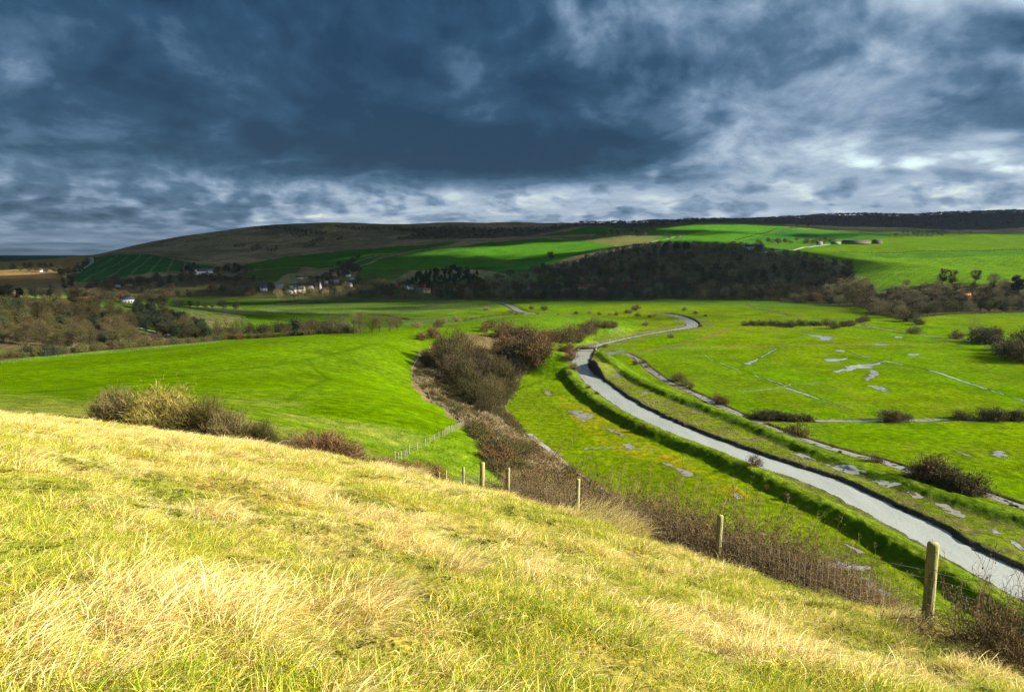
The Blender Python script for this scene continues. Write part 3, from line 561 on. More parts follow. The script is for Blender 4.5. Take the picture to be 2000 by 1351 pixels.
class MB:
    def __init__(s): s.v = []; s.f = []; s.m = []; s.n = 0
    def add(s, v, f, m=0):
        v = np.asarray(v, float); f = np.asarray(f); s.v.append(v); s.f.append(f + s.n); s.m.append(np.full(len(f), m)); s.n += len(v); return s
    def tube(s, pts, rad, k=4, m=0): return s.add(*tube(pts, rad, k), m)
    def box(s, c, d, rz=0, m=0):
        x, y, z = np.array(d) / 2; v = np.array([(a, b_, e) for a in (-x, x) for b_ in (-y, y) for e in (-z, z)])
        ca, sa = math.cos(rz), math.sin(rz); v = np.column_stack([v[:, 0] * ca - v[:, 1] * sa, v[:, 0] * sa + v[:, 1] * ca, v[:, 2]]) + np.array(c)
        f = [(0,1,3),(0,3,2),(4,6,7),(4,7,5),(0,4,5),(0,5,1),(2,3,7),(2,7,6),(0,2,6),(0,6,4),(1,5,7),(1,7,3)]; return s.add(v, f, m)
    def mesh(s, name, mats, smooth=False): return mesh_np(name, np.concatenate(s.v), np.concatenate(s.f), mats, np.concatenate(s.m), smooth)
def unit(v): return v / (np.linalg.norm(v, axis=-1, keepdims=True) + 1e-9)
def twigs(mb, base, dirs, length, width, rng, m=0, bend=.25):
    """slim two-triangle twigs"""
    n = len(base); d = unit(dirs); side = unit(np.cross(d, rng.normal(size=(n, 3)))); L = np.broadcast_to(np.asarray(length, float), (n,))[:, None]; w = np.broadcast_to(np.asarray(width, float), (n,))[:, None]
    mid = base + d * L * .55; tip = base + unit(d + rng.normal(size=(n, 3)) * bend) * L
    v = np.concatenate([base - side * w * .5, base + side * w * .5, mid + side * w * .42, mid - side * w * .42, tip]); i = np.arange(n)
    f = np.concatenate([np.stack([i, i + n, i + 2*n], -1), np.stack([i, i + 2*n, i + 3*n], -1), np.stack([i + 3*n, i + 2*n, i + 4*n], -1)])
    mb.add(v, f, m)
def leaves(mb, c, size, rng, m=0, up=.3):
    n = len(c); a = unit(rng.normal(size=(n, 3)) + np.array([0, 0, up])); b_ = unit(np.cross(a, rng.normal(size=(n, 3)))); s_ = np.broadcast_to(np.asarray(size, float), (n,))[:, None]
    v = np.concatenate([c - b_ * s_ * .5, c + a * s_ * .45, c + b_ * s_ * .5, c - a * s_ * .45]); i = np.arange(n)
    mb.add(v, np.concatenate([np.stack([i, i + n, i + 2*n], -1), np.stack([i, i + 2*n, i + 3*n], -1)]), m)
def crown_clusters(rng, n, h, w, base, shape='oval'):
    out = []
    while len(out) < n:
        p = rng.uniform(-1, 1, 3); r = np.linalg.norm(p)
        if r > 1 or r < .45: continue
        z = base + (h - base) * (p[2] * .5 + .5); q = .5 * w
        if shape == 'cone': q *= 1.15 - .95 * (p[2] * .5 + .5)
        out.append((p[0] * q, p[1] * q, z))
    return np.array(out)
def make_tree(seed, h=12, w=8, base=2.5, ncl=34, ntw=55, tw_len=1.5, tw_w=.13, kind='bare', shape='oval', trunk_r=.26, spread=1.25, leaf=.5):
    """returns trunk MB, crown MB"""
    rng = np.random.default_rng(seed); tr, cr2 = MB(), MB(); lean = rng.normal(size=2) * .06 * h
    top = h * .62; zt = np.linspace(0, 1, 7); tp_ = np.column_stack([lean[0] * zt ** 2 + rng.normal(size=7) * .05 * zt * w * .3, lean[1] * zt ** 2 + rng.normal(size=7) * .05 * zt * w * .3, zt * top - .3 * (1 - zt)])
    tr.tube(tp_, trunk_r * (1.25 - zt * .95), 6)
    cl = crown_clusters(rng, ncl, h, w, base, shape)
    for c in cl:
        s0 = np.clip((c[2] / top) * rng.uniform(.35, .8), .12, 1); k = s0 * 6; i = int(min(5, k)); st = tp_[i] * (1 - (k - i)) + tp_[i + 1] * (k - i)
        mid = (st + c) / 2 + np.array([0, 0, -.06 * h * rng.random()]) + rng.normal(size=3) * .03 * h
        tr.tube([st, mid, c], [trunk_r * .42 * (1.1 - s0 * .6), trunk_r * .24, trunk_r * .07], 3)
        g = rng.normal(size=(ntw, 3)) * np.array([1, 1, .8]) * spread * w / 8 * .8
        if kind == 'leaf': leaves(cr2, c + g, leaf * rng.uniform(.6, 1.4, ntw), rng)
        else:
            d = unit(g * .7 + unit(c - np.array([lean[0] * .5, lean[1] * .5, h * .35])) * 1.0 + np.array([0, 0, .45])); twigs(cr2, c + g * .75, d, tw_len * rng.uniform(.5, 1.3, ntw), tw_w * rng.uniform(.5, 1.4, ntw), rng)
            if kind == 'ivy' and rng.random() < .5: leaves(cr2, c * np.array([.7, .7, .9]) + g * .6, leaf * rng.uniform(.6, 1.4, ntw), rng, 1)
    return tr, cr2
def make_bush(seed, h=3, w=4, ncl=40, ntw=60, tw_len=.55, tw_w=.045, stems=14, kind='bare', leaf=.12, spread=.42, asym=0.0):
    rng = np.random.default_rng(seed); st, cr2 = MB(), MB(); a = rng.uniform(0, 2 * math.pi, ncl); e = np.arccos(rng.uniform(0.02, 1, ncl)); q = rng.uniform(.55, 1.0, ncl) * (1 + .18 * np.sin(3 * a + seed))
    cl = np.column_stack([np.cos(a) * np.sin(e) * w / 2 * q, np.sin(a) * np.sin(e) * w / 2 * q, .12 * h + np.cos(e) * h * .82 * q]); cl[:, 2] *= 1 + asym * cl[:, 0] / w
    for i, c in enumerate(cl):
        b0 = np.array([c[0] * .12 + rng.normal() * w * .04, c[1] * .12 + rng.normal() * w * .04, -.15])
        if i < stems * 3: st.tube([b0, b0 * .4 + c * .6 + np.array([0, 0, .1 * h]), c], [.018 * h, .011 * h, .004 * h], 3)
        g = rng.normal(size=(ntw, 3)) * spread * np.array([w / 4, w / 4, h / 3.4]); p = c + g; p[:, 2] = np.maximum(p[:, 2], .02)
        d = unit(unit(p - np.array([0, 0, h * .1])) + rng.normal(size=(ntw, 3)) * .55 + np.array([0, 0, .25]))
        if kind == 'leaf': leaves(cr2, p, leaf * rng.uniform(.6, 1.5, ntw), rng)
        else: twigs(cr2, p - d * tw_len * .5, d, tw_len * rng.uniform(.5, 1.3, ntw), tw_w * rng.uniform(.5, 1.4, ntw), rng, bend=.45)
        if kind == 'mixed': leaves(cr2, c + g[::2] * 1.0, leaf * rng.uniform(.6, 1.5, len(g[::2])), rng, 1)
    return st, cr2

BARK = foliage_mat('bark', [(0.054, 0.0408, 0.02352), (0.072, 0.0578, 0.0336), (0.0432, 0.03536, 0.0224)])
TWIG = foliage_mat('bare_twigs', [(0.06472, 0.04985, 0.0204), (0.08175, 0.06647, 0.02268), (0.0579, 0.04321, 0.02268), (0.08857, 0.07976, 0.02268), (0.06813, 0.04985, 0.02721), (0.07495, 0.06315, 0.01906)])
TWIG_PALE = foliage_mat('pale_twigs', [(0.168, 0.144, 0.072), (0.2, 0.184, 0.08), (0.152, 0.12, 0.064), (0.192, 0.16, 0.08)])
TWIG_RED = foliage_mat('russet_twigs', [(0.104, 0.057, 0.024), (0.12, 0.0684, 0.0264), (0.088, 0.0532, 0.024)])
OLIVE = foliage_mat('olive_scrub', [(0.05508, 0.05049, 0.0125), (0.06885, 0.06426, 0.01457), (0.0459, 0.0459, 0.01457), (0.078, 0.06426, 0.01666)])
DOLIVE = foliage_mat('shaded_thicket_twigs', [(.048, .043, .014), (.060, .055, .016), (.040, .034, .015), (.055, .042, .017)])  # olive tones darkened to stand in for cloud shade on the left wood
IVY = foliage_mat('ivy', [(0.0378, 0.054, 0.01728), (0.054, 0.06696, 0.01944), (0.0324, 0.04536, 0.0216)], .1)
DARKG = foliage_mat('evergreen', [(.030, .042, .018), (.038, .052, .02), (.026, .036, .02)])
GORSE = foliage_mat('gorse', [(.05, .062, .016), (.085, .085, .02), (.06, .055, .02)])
DRY = foliage_mat('dry_herbage', [(0.216, 0.168, 0.09), (0.18, 0.144, 0.072), (0.24, 0.186, 0.108)])
AUT = foliage_mat('willow_orange', [(0.208, 0.112, 0.028), (0.24, 0.136, 0.032)])
YEL = foliage_mat('yellow_green_twigs', [(0.216, 0.216, 0.056), (0.24, 0.224, 0.08)])

def two(pair, name, mt, mc, mc2=None):
    """trunk mesh and crown mesh"""
    return pair[0].mesh(name + '_trunk', [mt]), pair[1].mesh(name + '_crown', [mc, mc2 or mc])
def one(pair, name, mt, mc, mc2=None):
    mb = MB(); mb.v = pair[1].v + pair[0].v; mb.f = pair[1].f + [f + pair[1].n for f in pair[0].f]; mb.m = pair[1].m + [m * 0 + 2 for m in pair[0].m]
    return mb.mesh(name, [mc, mc2 or mc, mt])
# far trees (one mesh each), heights are unit metres and scaled on placing
P_BARE = [one(make_tree(s, 12, 8.5 + s % 3, 2.2, 30, 46, 1.5, .15), 'bare_tree', BARK, TWIG) for s in range(1, 6)]
P_IVY = [one(make_tree(s, 12, 7.5, 1.6, 28, 44, 1.3, .15, 'ivy', leaf=.55), 'ivy_tree', BARK, TWIG, IVY) for s in range(11, 14)]
P_PALE = [one(make_tree(s, 11, 9, 2.0, 30, 50, 1.4, .13), 'pale_tree', BARK, TWIG_PALE) for s in range(21, 24)]
P_EVER = [one(make_tree(s, 12, 7, 1.0, 36, 60, kind='leaf', leaf=.75, spread=1.0), 'evergreen_tree', BARK, DARKG) for s in range(31, 34)]
P_PINE = [one(make_tree(s, 15, 6.5, 3.0, 30, 60, kind='leaf', leaf=.7, shape='cone', spread=.9), 'pine_tree', BARK, DARKG) for s in range(41, 43)]
P_RED = [one(make_tree(s, 11, 8, 2.0, 28, 46, 1.4, .13), 'russet_tree', BARK, TWIG_RED) for s in range(51, 53)]
# mid trees with separate trunk and crown
M_BARE = [two(make_tree(s, 12, 8, 2.0, 60, 60, 1.1, .05, trunk_r=.22), 'bare_tree', BARK, TWIG) for s in range(61, 65)]
M_OLIV = [two(make_tree(s, 12, 7.5, 1.0, 64, 64, 1.1, .055, trunk_r=.20), 'bare_tree', BARK, DOLIVE) for s in range(65, 68)]
M_IVY = [two(make_tree(s, 12, 7, 1.0, 56, 52, 1.1, .06, 'ivy', leaf=.32), 'ivy_tree', BARK, TWIG, IVY) for s in range(71, 74)]
M_EVER = [two(make_tree(s, 10, 7, .6, 60, 80, kind='leaf', leaf=.40, spread=1.0), 'evergreen_tree', BARK, DARKG) for s in range(75, 77)]
M_THIN = [two(make_tree(s, 12, 8, 2.5, 40, 30, .9, .03, trunk_r=.2), 'bare_tree', BARK, TWIG_PALE) for s in range(81, 83)]
# bushes
def bset(seeds, mc, mc2=None, **k): return [two(make_bush(s, **k), 'bush', BARK, mc, mc2) for s in seeds]
B_BROWN = bset(range(101, 106), TWIG, ncl=34, ntw=44)
B_RED = bset(range(106, 109), TWIG_RED, ncl=34, ntw=44)
B_OLIVE = bset(range(111, 114), OLIVE, ncl=34, ntw=44)
B_PALE = bset(range(115, 118), TWIG_PALE, ncl=34, ntw=44)
B_GORSE = bset(range(121, 124), GORSE, ncl=36, ntw=50, kind='leaf', leaf=.20)
B_MIX = bset(range(125, 128), TWIG, IVY, ncl=34, ntw=40, kind='mixed', leaf=.16)
B_DRY = bset(range(131, 133), DRY, ncl=30, ntw=46, h=1.5, w=4, tw_len=.6, tw_w=.04)
B_EVER = bset(range(135, 137), DARKG, ncl=36, ntw=50, kind='leaf', leaf=.22)

def put_two(name, pair, x, y, sc, label, cat, group=None, sz=None, stem='trunk', crown='crown', sink=.1):
    e = ob(name, None, loc=(x, y, float(H(x, y)) - sink), rot=(0, 0, random.uniform(0, 6.28)), scale=(sc, sc, sz or sc)); e.empty_display_size = .3
    tag(e, label, cat, group); ob(stem, pair[0], e); ob(crown, pair[1], e); return e
def put_one(name, me, x, y, sc, label, cat, group=None, sz=None, sink=.3):
    return tag(ob(name, me, loc=(x, y, float(H(x, y)) - sink), rot=(0, 0, random.uniform(0, 6.28)), scale=(sc, sc, sz or sc)), label, cat, group)
def mpp(x, y): return math.hypot(x, y) / FOC          # metres per photograph pixel at that distance
def put_px(name, pair, px, py, hpx, label, cat, group=None, base_h=3.0, wide=1.0, stem='trunk', crown='crown', rmin=1.0):
    """plant whose foot is at the ground point seen at (px, py), hpx pixels tall"""
    x, y, z = hit(px, py, rmin); s = hpx * mpp(x, y) / base_h
    return put_two(name, pair, x, y, s * wide, label, cat, group, sz=s, stem=stem, crown=crown)
def scatter(poly_px, spacing, rmin=1.0, n_try=6000, world=None):
    poly = world or hits(poly_px, rmin); xs = [p[0] for p in poly]; ys = [p[1] for p in poly]; pts = []; cell = {}
    for _ in range(n_try):
        x, y = random.uniform(min(xs), max(xs)), random.uniform(min(ys), max(ys))
        k = (int(x // spacing), int(y // spacing)); bad = False
        for i in (-1, 0, 1):
            for j in (-1, 0, 1):
                for q in cell.get((k[0] + i, k[1] + j), ()):
                    if (q[0] - x) ** 2 + (q[1] - y) ** 2 < spacing ** 2: bad = True
        if bad: continue
        if not pip(np.array([x]), np.array([y]), poly)[0]: continue
        cell.setdefault(k, []).append((x, y)); pts.append((x, y))
    return pts
def hedge_mesh(name, pts, h, w, per_m, tl, tw, mat, seed=0, mat2=None, kind='twig'):
    rng = np.random.default_rng(seed + 500); p = np.array(pts); seg = np.hypot(*np.diff(p, axis=0).T); L = seg.sum(); n = int(L * per_m); s = rng.uniform(0, L, n); cum = np.concatenate([[0], np.cumsum(seg)])
    i = np.clip(np.searchsorted(cum, s) - 1, 0, len(seg) - 1); t = (s - cum[i]) / seg[i]; c = p[i] + (p[i + 1] - p[i]) * t[:, None]; d = unit(p[i + 1] - p[i]); nn = np.stack([d[:, 1], -d[:, 0]], -1)
    hv = h * (.65 + .7 * noise(s, s * 0, 7, seed)); q = rng.normal(size=n) * .33; xy = c + nn * (q * w)[:, None] + rng.normal(size=(n, 2)) * .15
    zz = H(xy[:, 0], xy[:, 1]) + hv * rng.random(n) ** .8 * np.clip(1 - np.abs(q) * .6, .2, 1)
    P = np.column_stack([xy, zz]); mb = MB()
    if kind == 'leaf': leaves(mb, P, tl * rng.uniform(.6, 1.4, n), rng)
    else: twigs(mb, P - np.array([0, 0, tl * .4]), rng.normal(size=(n, 3)) * .7 + np.array([0, 0, .7]), tl * rng.uniform(.5, 1.3, n), tw * rng.uniform(.6, 1.4, n), rng, m=0)
    if mat2: mb.m = [ (rng.random(len(m)) < .35).astype(int) for m in mb.m]
    return mb.mesh(name, [mat, mat2 or mat])
def hedge(px_pts, h, w, label, mat=None, per_m=12, tl=1.0, tw=.12, name='hedge', cat='hedge', rmin=1.0, mat2=None, kind='twig', group=None, flatz=False):
    pts = fl(px_pts) if flatz else hits(px_pts, rmin); hedge.n += 1
    return tag(ob(name, hedge_mesh(name, pts, h, w, per_m, tl, tw, mat or TWIG, hedge.n, mat2, kind)), label, cat, group)
hedge.n = 0
pick = random.choice
# ------------------------------------------------------------------ far woods
def low_tree(seed, n, h=11, w=9, tw=.5, tl=2.0):
    rng = np.random.default_rng(seed); mb = MB(); p = unit(rng.normal(size=(n, 3))) * rng.uniform(.5, 1, (n, 1)) * np.array([w / 2, w / 2, h * .42]); c = p + np.array([0, 0, h * .56])
    twigs(mb, c - unit(p) * tl * .5, unit(p) + rng.normal(size=(n, 3)) * .4 + np.array([0, 0, .5]), tl * rng.uniform(.6, 1.3, n), tw * rng.uniform(.6, 1.3, n), rng)
    mb.tube([(0, 0, -1), (0, 0, h * .55)], [.25, .12], 3); return np.concatenate(mb.v), np.concatenate(mb.f)
def wood_stuff(name, pts, protos, mats, label, smin=.8, smax=1.25, cat='woodland'):
    V, F, M, n = [], [], [], 0
    for (x, y) in pts:
        v, f = pick(protos); s = random.uniform(smin, smax); a = random.uniform(0, 6.28); ca, sa = math.cos(a) * s, math.sin(a) * s
        V.append(np.column_stack([v[:, 0] * ca - v[:, 1] * sa + x, v[:, 0] * sa + v[:, 1] * ca + y, v[:, 2] * s + float(H(x, y))])); F.append(f + n); M.append(np.full(len(f), random.randrange(len(mats)))); n += len(v)
    return tag(ob(name, mesh_np(name, np.concatenate(V), np.concatenate(F), mats, np.concatenate(M))), label, cat, kind='stuff')
def solid(name, c1, c2, s=.05): return plain_mat(name, c1, c2, s)
WB1, WB2, WB3, WB4 = solid('winter_wood_brown', (0.08509, 0.06577, 0.04763), (0.1191, 0.09299, 0.06237)), solid('winter_wood_grey', (0.09643, 0.08509, 0.06237), (0.1247, 0.1134, 0.07938)), solid('winter_wood_russet', (0.09643, 0.0567, 0.04763), (0.1361, 0.08165, 0.06237)), solid('winter_wood_dark', (0.03969, 0.05103, 0.02495), (0.0567, 0.06237, 0.03175))
LOW = [low_tree(s, 110) for s in range(6)]
FARL = [low_tree(s, 46, 13, 22, 1.8, 5.0) for s in range(6)]
wood_stuff('distant_woodland', scatter(None, 21, world=FARWOOD, n_try=30000)[:1500], FARL, [WB1, WB3, WB3, WB1], 'dark forest covering the far ridge on the skyline', 1.0, 1.2)
wood_stuff('distant_woodland', scatter([(1120,443),(1140,434),(1250,431),(1420,432),(1400,437),(1270,446),(1200,446)], 16, 1500, 6000)[:220], FARL, [WB3, WB1], 'russet copse along the brow above the hill field', .7, 1.0)
wood_stuff('distant_woodland', scatter([(770,470),(820,455),(760,448),(860,446),(960,448),(1060,446),(1110,440),(1130,442),(1030,462),(960,466),(880,466)], 17, 1500, 9000)[:340], FARL, [WB1, WB2, WB4], 'grey brown wood spread over the shoulder of the down', .6, .9)
wood_stuff('hillside_scrub', sum([scatter(p, 13, 1500, 1500)[:n] for p, n in (([(490,446),(560,445),(640,455),(630,462),(560,452),(500,449)], 70), ([(565,458),(600,452),(600,464),(575,467)], 26), ([(655,443),(780,444),(790,449),(660,448)], 60), ([(600,475),(625,467),(635,470),(612,477)], 16), ([(590,484),(618,480),(600,488)], 10), ([(482,490),(500,480),(520,483),(500,494)], 14), ([(450,484),(470,478),(480,482),(460,488)], 10), ([(520,488),(545,486),(540,494),(522,494)], 12), ([(650,470),(670,466),(668,471)], 6), ([(1140,460),(1200,454),(1265,456),(1260,464),(1200,464)], 40), ([(1290,462),(1330,455),(1350,458),(1310,470)], 16), ([(1520,446),(1545,440),(1600,440),(1580,446)], 18), ([(1730,462),(1800,456),(1900,458),(1860,463),(1760,466)], 30))], []), LOW, [WB1, WB4], 'dark thorn scrub scattered across the brown downs', .8, 1.3, 'scrub')

def forest(pts, mix, size, group, labels, name_of):
    for x, y in pts:
        k = pick(mix); put_one(name_of[k], pick(PROT[k]), x, y, random.uniform(*size) * 1.25, labels[k], 'tree', group, sz=random.uniform(*size))
PROT = {'bare': P_BARE, 'ivy': P_IVY, 'pale': P_PALE, 'ever': P_EVER, 'pine': P_PINE, 'red': P_RED}
NAMES = {'bare': 'bare_tree', 'ivy': 'ivy_clad_tree', 'pale': 'pale_tree', 'ever': 'evergreen_tree', 'pine': 'pine_tree', 'red': 'russet_tree'}
def lab(where): return {'bare': 'leafless brown tree ' + where, 'ivy': 'ivy clad dark green tree ' + where, 'pale': 'pale olive tree ' + where, 'ever': 'dark evergreen tree ' + where, 'pine': 'dark pine ' + where, 'red': 'russet leafless tree ' + where}
main_poly = [(1052,586),(1042,563),(1100,547),(1120,520),(1190,497),(1290,482),(1380,484),(1450,493),(1560,500),(1635,520),(1680,556),(1712,584),(1680,600),(1500,586),(1300,586)]
mp = scatter(main_poly, 14.5, 700, 16000); random.shuffle(mp); mp.sort(key=lambda p: math.hypot(*p) + random.uniform(-150, 150)); 
forest(mp[:240], ['bare'] * 4 + ['ivy'] * 6 + ['red'] * 3 + ['pale'] * 2, (1.05, 1.5), 'trees of the hillside wood', lab('in the big wood on the valley side'), NAMES)
wood_stuff('woodland', mp[240:760], [low_tree(s, 200, tw=.3) for s in range(20, 25)], [WB1, WB2, WB4, WB4, WB3], 'dense winter wood climbing the valley side', 1.1, 1.5)
rp = scatter([(1690,612),(1705,585),(1740,572),(1800,566),(1900,566),(2080,560),(2080,602),(1850,612),(1760,622)], 13, 600, 8000)
forest(rp[:130], ['bare'] * 2 + ['ivy'] * 2 + ['pale'] * 5, (.9, 1.35), 'trees below the right-hand field', lab('in the belt below the drilled field'), NAMES)
for px, py, hpx, k in [(1655,545,34,'ivy'),(1840,555,26,'ivy'),(1905,552,22,'ivy'),(1770,560,14,'pale'),(1940,556,20,'pale'),(1985,575,30,'ever'),(1520,575,30,'pale'),(1265,583,22,'pale'),(1370,583,20,'pale'),(1415,583,24,'pale'),(1195,583,24,'ivy'),(1075,509,18,'bare'),(1320,492,20,'ever'),(1300,492,18,'ever'),(1340,492,20,'ever'),(1480,494,22,'bare'),(1860,556,24,'ivy'),(1690,560,18,'pale'),(1620,590,26,'pale'),(1560,588,28,'ivy')]:
    x, y, z = hit(px, py, 500); s = hpx * mpp(x, y) / 12; put_one(NAMES[k], pick(PROT[k]), x, y, s, lab('standing at the edge of the woods')[k], 'tree', 'trees on the wood edges')
# village trees
vp = scatter([(530,583),(545,566),(600,560),(660,553),(700,548),(760,556),(900,560),(1050,556),(1050,585),(800,583)], 17, 700, 8000)
forest(vp[:100], ['bare'] * 3 + ['pale'] * 4 + ['ivy'] * 2 + ['red'], (.85, 1.3), 'village trees', lab('among the village houses'), NAMES)
vp2 = scatter([(130,585),(170,560),(230,548),(330,540),(420,538),(460,545),(530,562),(530,581),(350,584)], 17, 700, 8000)
forest(vp2[:95], ['bare'] * 3 + ['ivy'] * 3 + ['red'] * 3, (.9, 1.35), 'trees below the white house', lab('in the belt below the white house'), NAMES)
pp = scatter([(790,562),(815,538),(850,528),(900,526),(935,541),(950,560),(860,566)], 8.5, 700, 5000)
forest(pp[:110], ['pine'] * 4 + ['ever'] * 2, (.7, .95), 'pine clump above the village', lab('in the clump above the village'), NAMES)
for pts, n, mix, w in (([(600,548),(640,530),(680,524),(700,530),(670,545),(640,555)], 26, ['bare'] * 3 + ['ivy'], 'on the knoll behind the orange roofed house'), ([(672,540),(680,524),(708,524),(708,532)], 12, ['bare'], 'in the square copse beside the farm track'), ([(655,522),(690,505),(702,500),(700,508),(672,524)], 14, ['bare', 'red'], 'lining the bend of the farm track'), ([(400,533),(430,524),(470,522),(500,528),(460,536)], 22, ['bare', 'bare', 'ever'], 'behind the long white house'), ([(340,534),(380,520),(400,528),(378,534)], 14, ['ever', 'ivy'], 'beside the long white house'),
    ([(0,529),(40,522),(90,520),(130,530),(100,534),(40,531)], 26, ['bare', 'ivy'], 'between the two stubble fields'), ([(110,535),(140,528),(175,506),(180,508),(150,535),(140,560),(125,556)], 30, ['bare', 'ivy', 'ever'], 'along the white lane by the stubble'), ([(-60,575),(0,565),(60,562),(140,560),(140,570),(0,582)], 30, ['bare', 'ivy', 'pale'], 'below the lower stubble field'), ([(1490,472),(1600,470),(1640,472),(1600,478),(1500,478)], 26, ['bare'], 'in the shelter belt of the hill farm'), ([(1400,490),(1440,478),(1470,488),(1440,494)], 12, ['bare', 'pale'], 'around the hill farmhouse')):
    forest(scatter(pts, 11, 500, 2500)[:n], mix, (.65, 1.1), 'trees ' + w, lab(w), NAMES)

forest(scatter([(880,586),(895,568),(960,548),(1040,530),(1105,522),(1110,545),(1050,560),(1056,586)], 15, 700, 4000)[:70], ['bare', 'ivy', 'red', 'pale'], (.95, 1.4), 'trees where the wood meets the village', lab('where the big wood meets the village'), NAMES)
# rushes dotted over the flood meadows
rp_ = scatter(None, 7, world=fl([(1010,800),(1120,760),(1180,690),(1300,650),(1450,600),(1650,620),(1900,680),(2100,750),(2100,1000),(1800,900),(1450,790),(1250,690),(1180,720),(1500,960),(1750,1100),(1640,1150),(1300,1010),(1080,870)]), n_try=6000)[:900]
rv, rm = MB(), np.random.default_rng(66)
for x, y in rp_:
    n = 9; s_ = random.uniform(.3, .8); b0 = np.column_stack([x + rm.normal(size=n) * .35 * s_, y + rm.normal(size=n) * .35 * s_, np.full(n, float(H(x, y)) - .05)]); twigs(rv, b0, rm.normal(size=(n, 3)) * .5 + np.array([0, 0, 1]), s_ * rm.uniform(.6, 1.3, n), .10, rm)
RUSH = plain_mat('rushes', (.05, .065, .012), (.11, .10, .025), .15); tag(ob('rushes', rv.mesh('rushes', [RUSH])), 'dark rush tufts dotted over the flood meadows', 'rushes', kind='stuff')

# ------------------------------------------------------------------ near-left wood and the lit trees behind it
NM = [('bare_tree', M_BARE, 'leafless brown tree'), ('thicket_tree', M_OLIV, 'olive green twiggy tree'), ('ivy_clad_tree', M_IVY, 'ivy clad tree'), ('evergreen_tree', M_EVER, 'dark evergreen tree')]
def trees2(pts, mix, size, where, group):
    for x, y in pts:
        nm, pr, lb = NM[pick(mix)]; put_two(nm, pick(pr), x, y, random.uniform(*size), lb + ' ' + where, 'tree', group, sz=random.uniform(*size))
wl_ = [at_D(*q)[:2] for q in [(-60,600,350),(60,600,360),(180,600,375),(255,600,400),(270,600,520),(180,600,560),(60,600,520),(-60,600,500)]]
trees2(scatter(None, 8.5, world=wl_, n_try=7000)[:150], [1, 1, 1, 2, 2, 3], (.7, 1.05), 'in the wood above the long hedge', 'wood above the long hedge')
trees2([at_D(px, 600, D)[:2] for px, D in [(225,430),(238,450),(215,470),(246,480),(205,440),(232,500)]], [0, 2], (1.05, 1.4), 'rising tall at the corner of the wood', 'tall trees at the wood corner')
ev = [at_D(*q)[:2] for q in [(268,600,500),(330,600,470),(400,600,480),(395,600,560),(300,600,600),(260,600,580)]]
trees2(scatter(None, 7.0, world=ev, n_try=3500)[:64], [3, 3, 3, 2], (.7, 1.05), 'in the dark clump by the lane', 'dark clump by the lane')
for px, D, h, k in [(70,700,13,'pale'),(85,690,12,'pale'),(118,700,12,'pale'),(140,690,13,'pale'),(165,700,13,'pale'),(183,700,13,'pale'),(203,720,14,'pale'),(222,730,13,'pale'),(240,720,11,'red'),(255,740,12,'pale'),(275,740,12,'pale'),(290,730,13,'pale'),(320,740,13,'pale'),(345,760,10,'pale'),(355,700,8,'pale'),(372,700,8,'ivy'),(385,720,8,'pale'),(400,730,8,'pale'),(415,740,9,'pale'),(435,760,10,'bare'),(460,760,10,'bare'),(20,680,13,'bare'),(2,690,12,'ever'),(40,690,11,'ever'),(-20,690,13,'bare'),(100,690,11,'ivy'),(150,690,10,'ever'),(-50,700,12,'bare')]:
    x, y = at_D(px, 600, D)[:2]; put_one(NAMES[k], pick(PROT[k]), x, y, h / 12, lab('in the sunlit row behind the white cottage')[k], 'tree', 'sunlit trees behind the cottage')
# hedge along the far edge of the big pasture, bush by bush
HB = [('hawthorn_bush', B_BROWN, 'brown leafless hawthorn bush'), ('russet_bush', B_RED, 'russet leafless bush'), ('olive_bush', B_OLIVE, 'olive scrub bush'), ('gorse_bush', B_GORSE, 'dark green gorse bush'), ('ivy_bush', B_MIX, 'ivy tangled bush'), ('pale_bush', B_PALE, 'pale straw coloured bush'), ('dry_bush', B_DRY, 'dry tan clump of dead herbage'), ('evergreen_bush', B_EVER, 'dark evergreen bush')]
def bush(i, x, y, h, where, group, wide=1.0, base=3.0):
    nm, pr, lb = HB[i]; b0 = 1.5 if i == 6 else base
    return put_two(nm, pick(pr), x, y, h / b0 * wide, lb + ' ' + where, 'bush', group, sz=h / b0, stem='stem', crown='crown')
def along(px_pts, step, jit=.0, rmin=1.0, flatz=False):
    p = fl(px_pts) if flatz else hits(px_pts, rmin); out = []
    for (x0, y0), (x1, y1) in zip(p[:-1], p[1:]):
        L = math.hypot(x1-x0, y1-y0); k = max(1, int(L / step))
        out += [(x0 + (x1-x0) * (i + random.random()) / k + random.uniform(-jit, jit), y0 + (y1-y0) * (i + random.random()) / k + random.uniform(-jit, jit)) for i in range(k)]
    return out
for x, y in along([(-60,704),(60,697),(200,684),(320,674),(430,664),(560,657),(690,651)], 2.6, 2.0, 150):
    bush(pick([0, 0, 1, 7, 4, 3, 2] if x < -95 else [0, 7, 1, 4, 4]), x, y + 3, random.uniform(2.6, 4.8), 'in the long hedge of the big pasture', 'bushes of the long hedge', 1.15)
for px, D, h, i in [(45,318,5,7),(65,322,4.5,4),(90,322,5,7),(25,318,4,2),(115,330,4,2),(140,340,4.5,5)]:
    x, y = at_D(px, 600, D)[:2]; bush(i, x, y, h, 'standing up from the left end of the hedge', 'big bushes at the hedge end', 1.2)
for px, py, hpx, i in [(420,655,22,0),(450,655,22,0),(480,652,20,4),(380,660,18,4),(300,668,16,0),(270,672,15,4),(510,652,22,4),(540,650,24,4),(570,648,24,7),(600,648,26,4),(630,650,24,7),(655,648,22,0),(675,650,18,7),(355,662,15,0)]:
    x, y, z = hit(px, py, 250); bush(i, x, y + 6, hpx * mpp(x, y), 'in the thicket behind the long hedge', 'thicket behind the long hedge', 1.1)
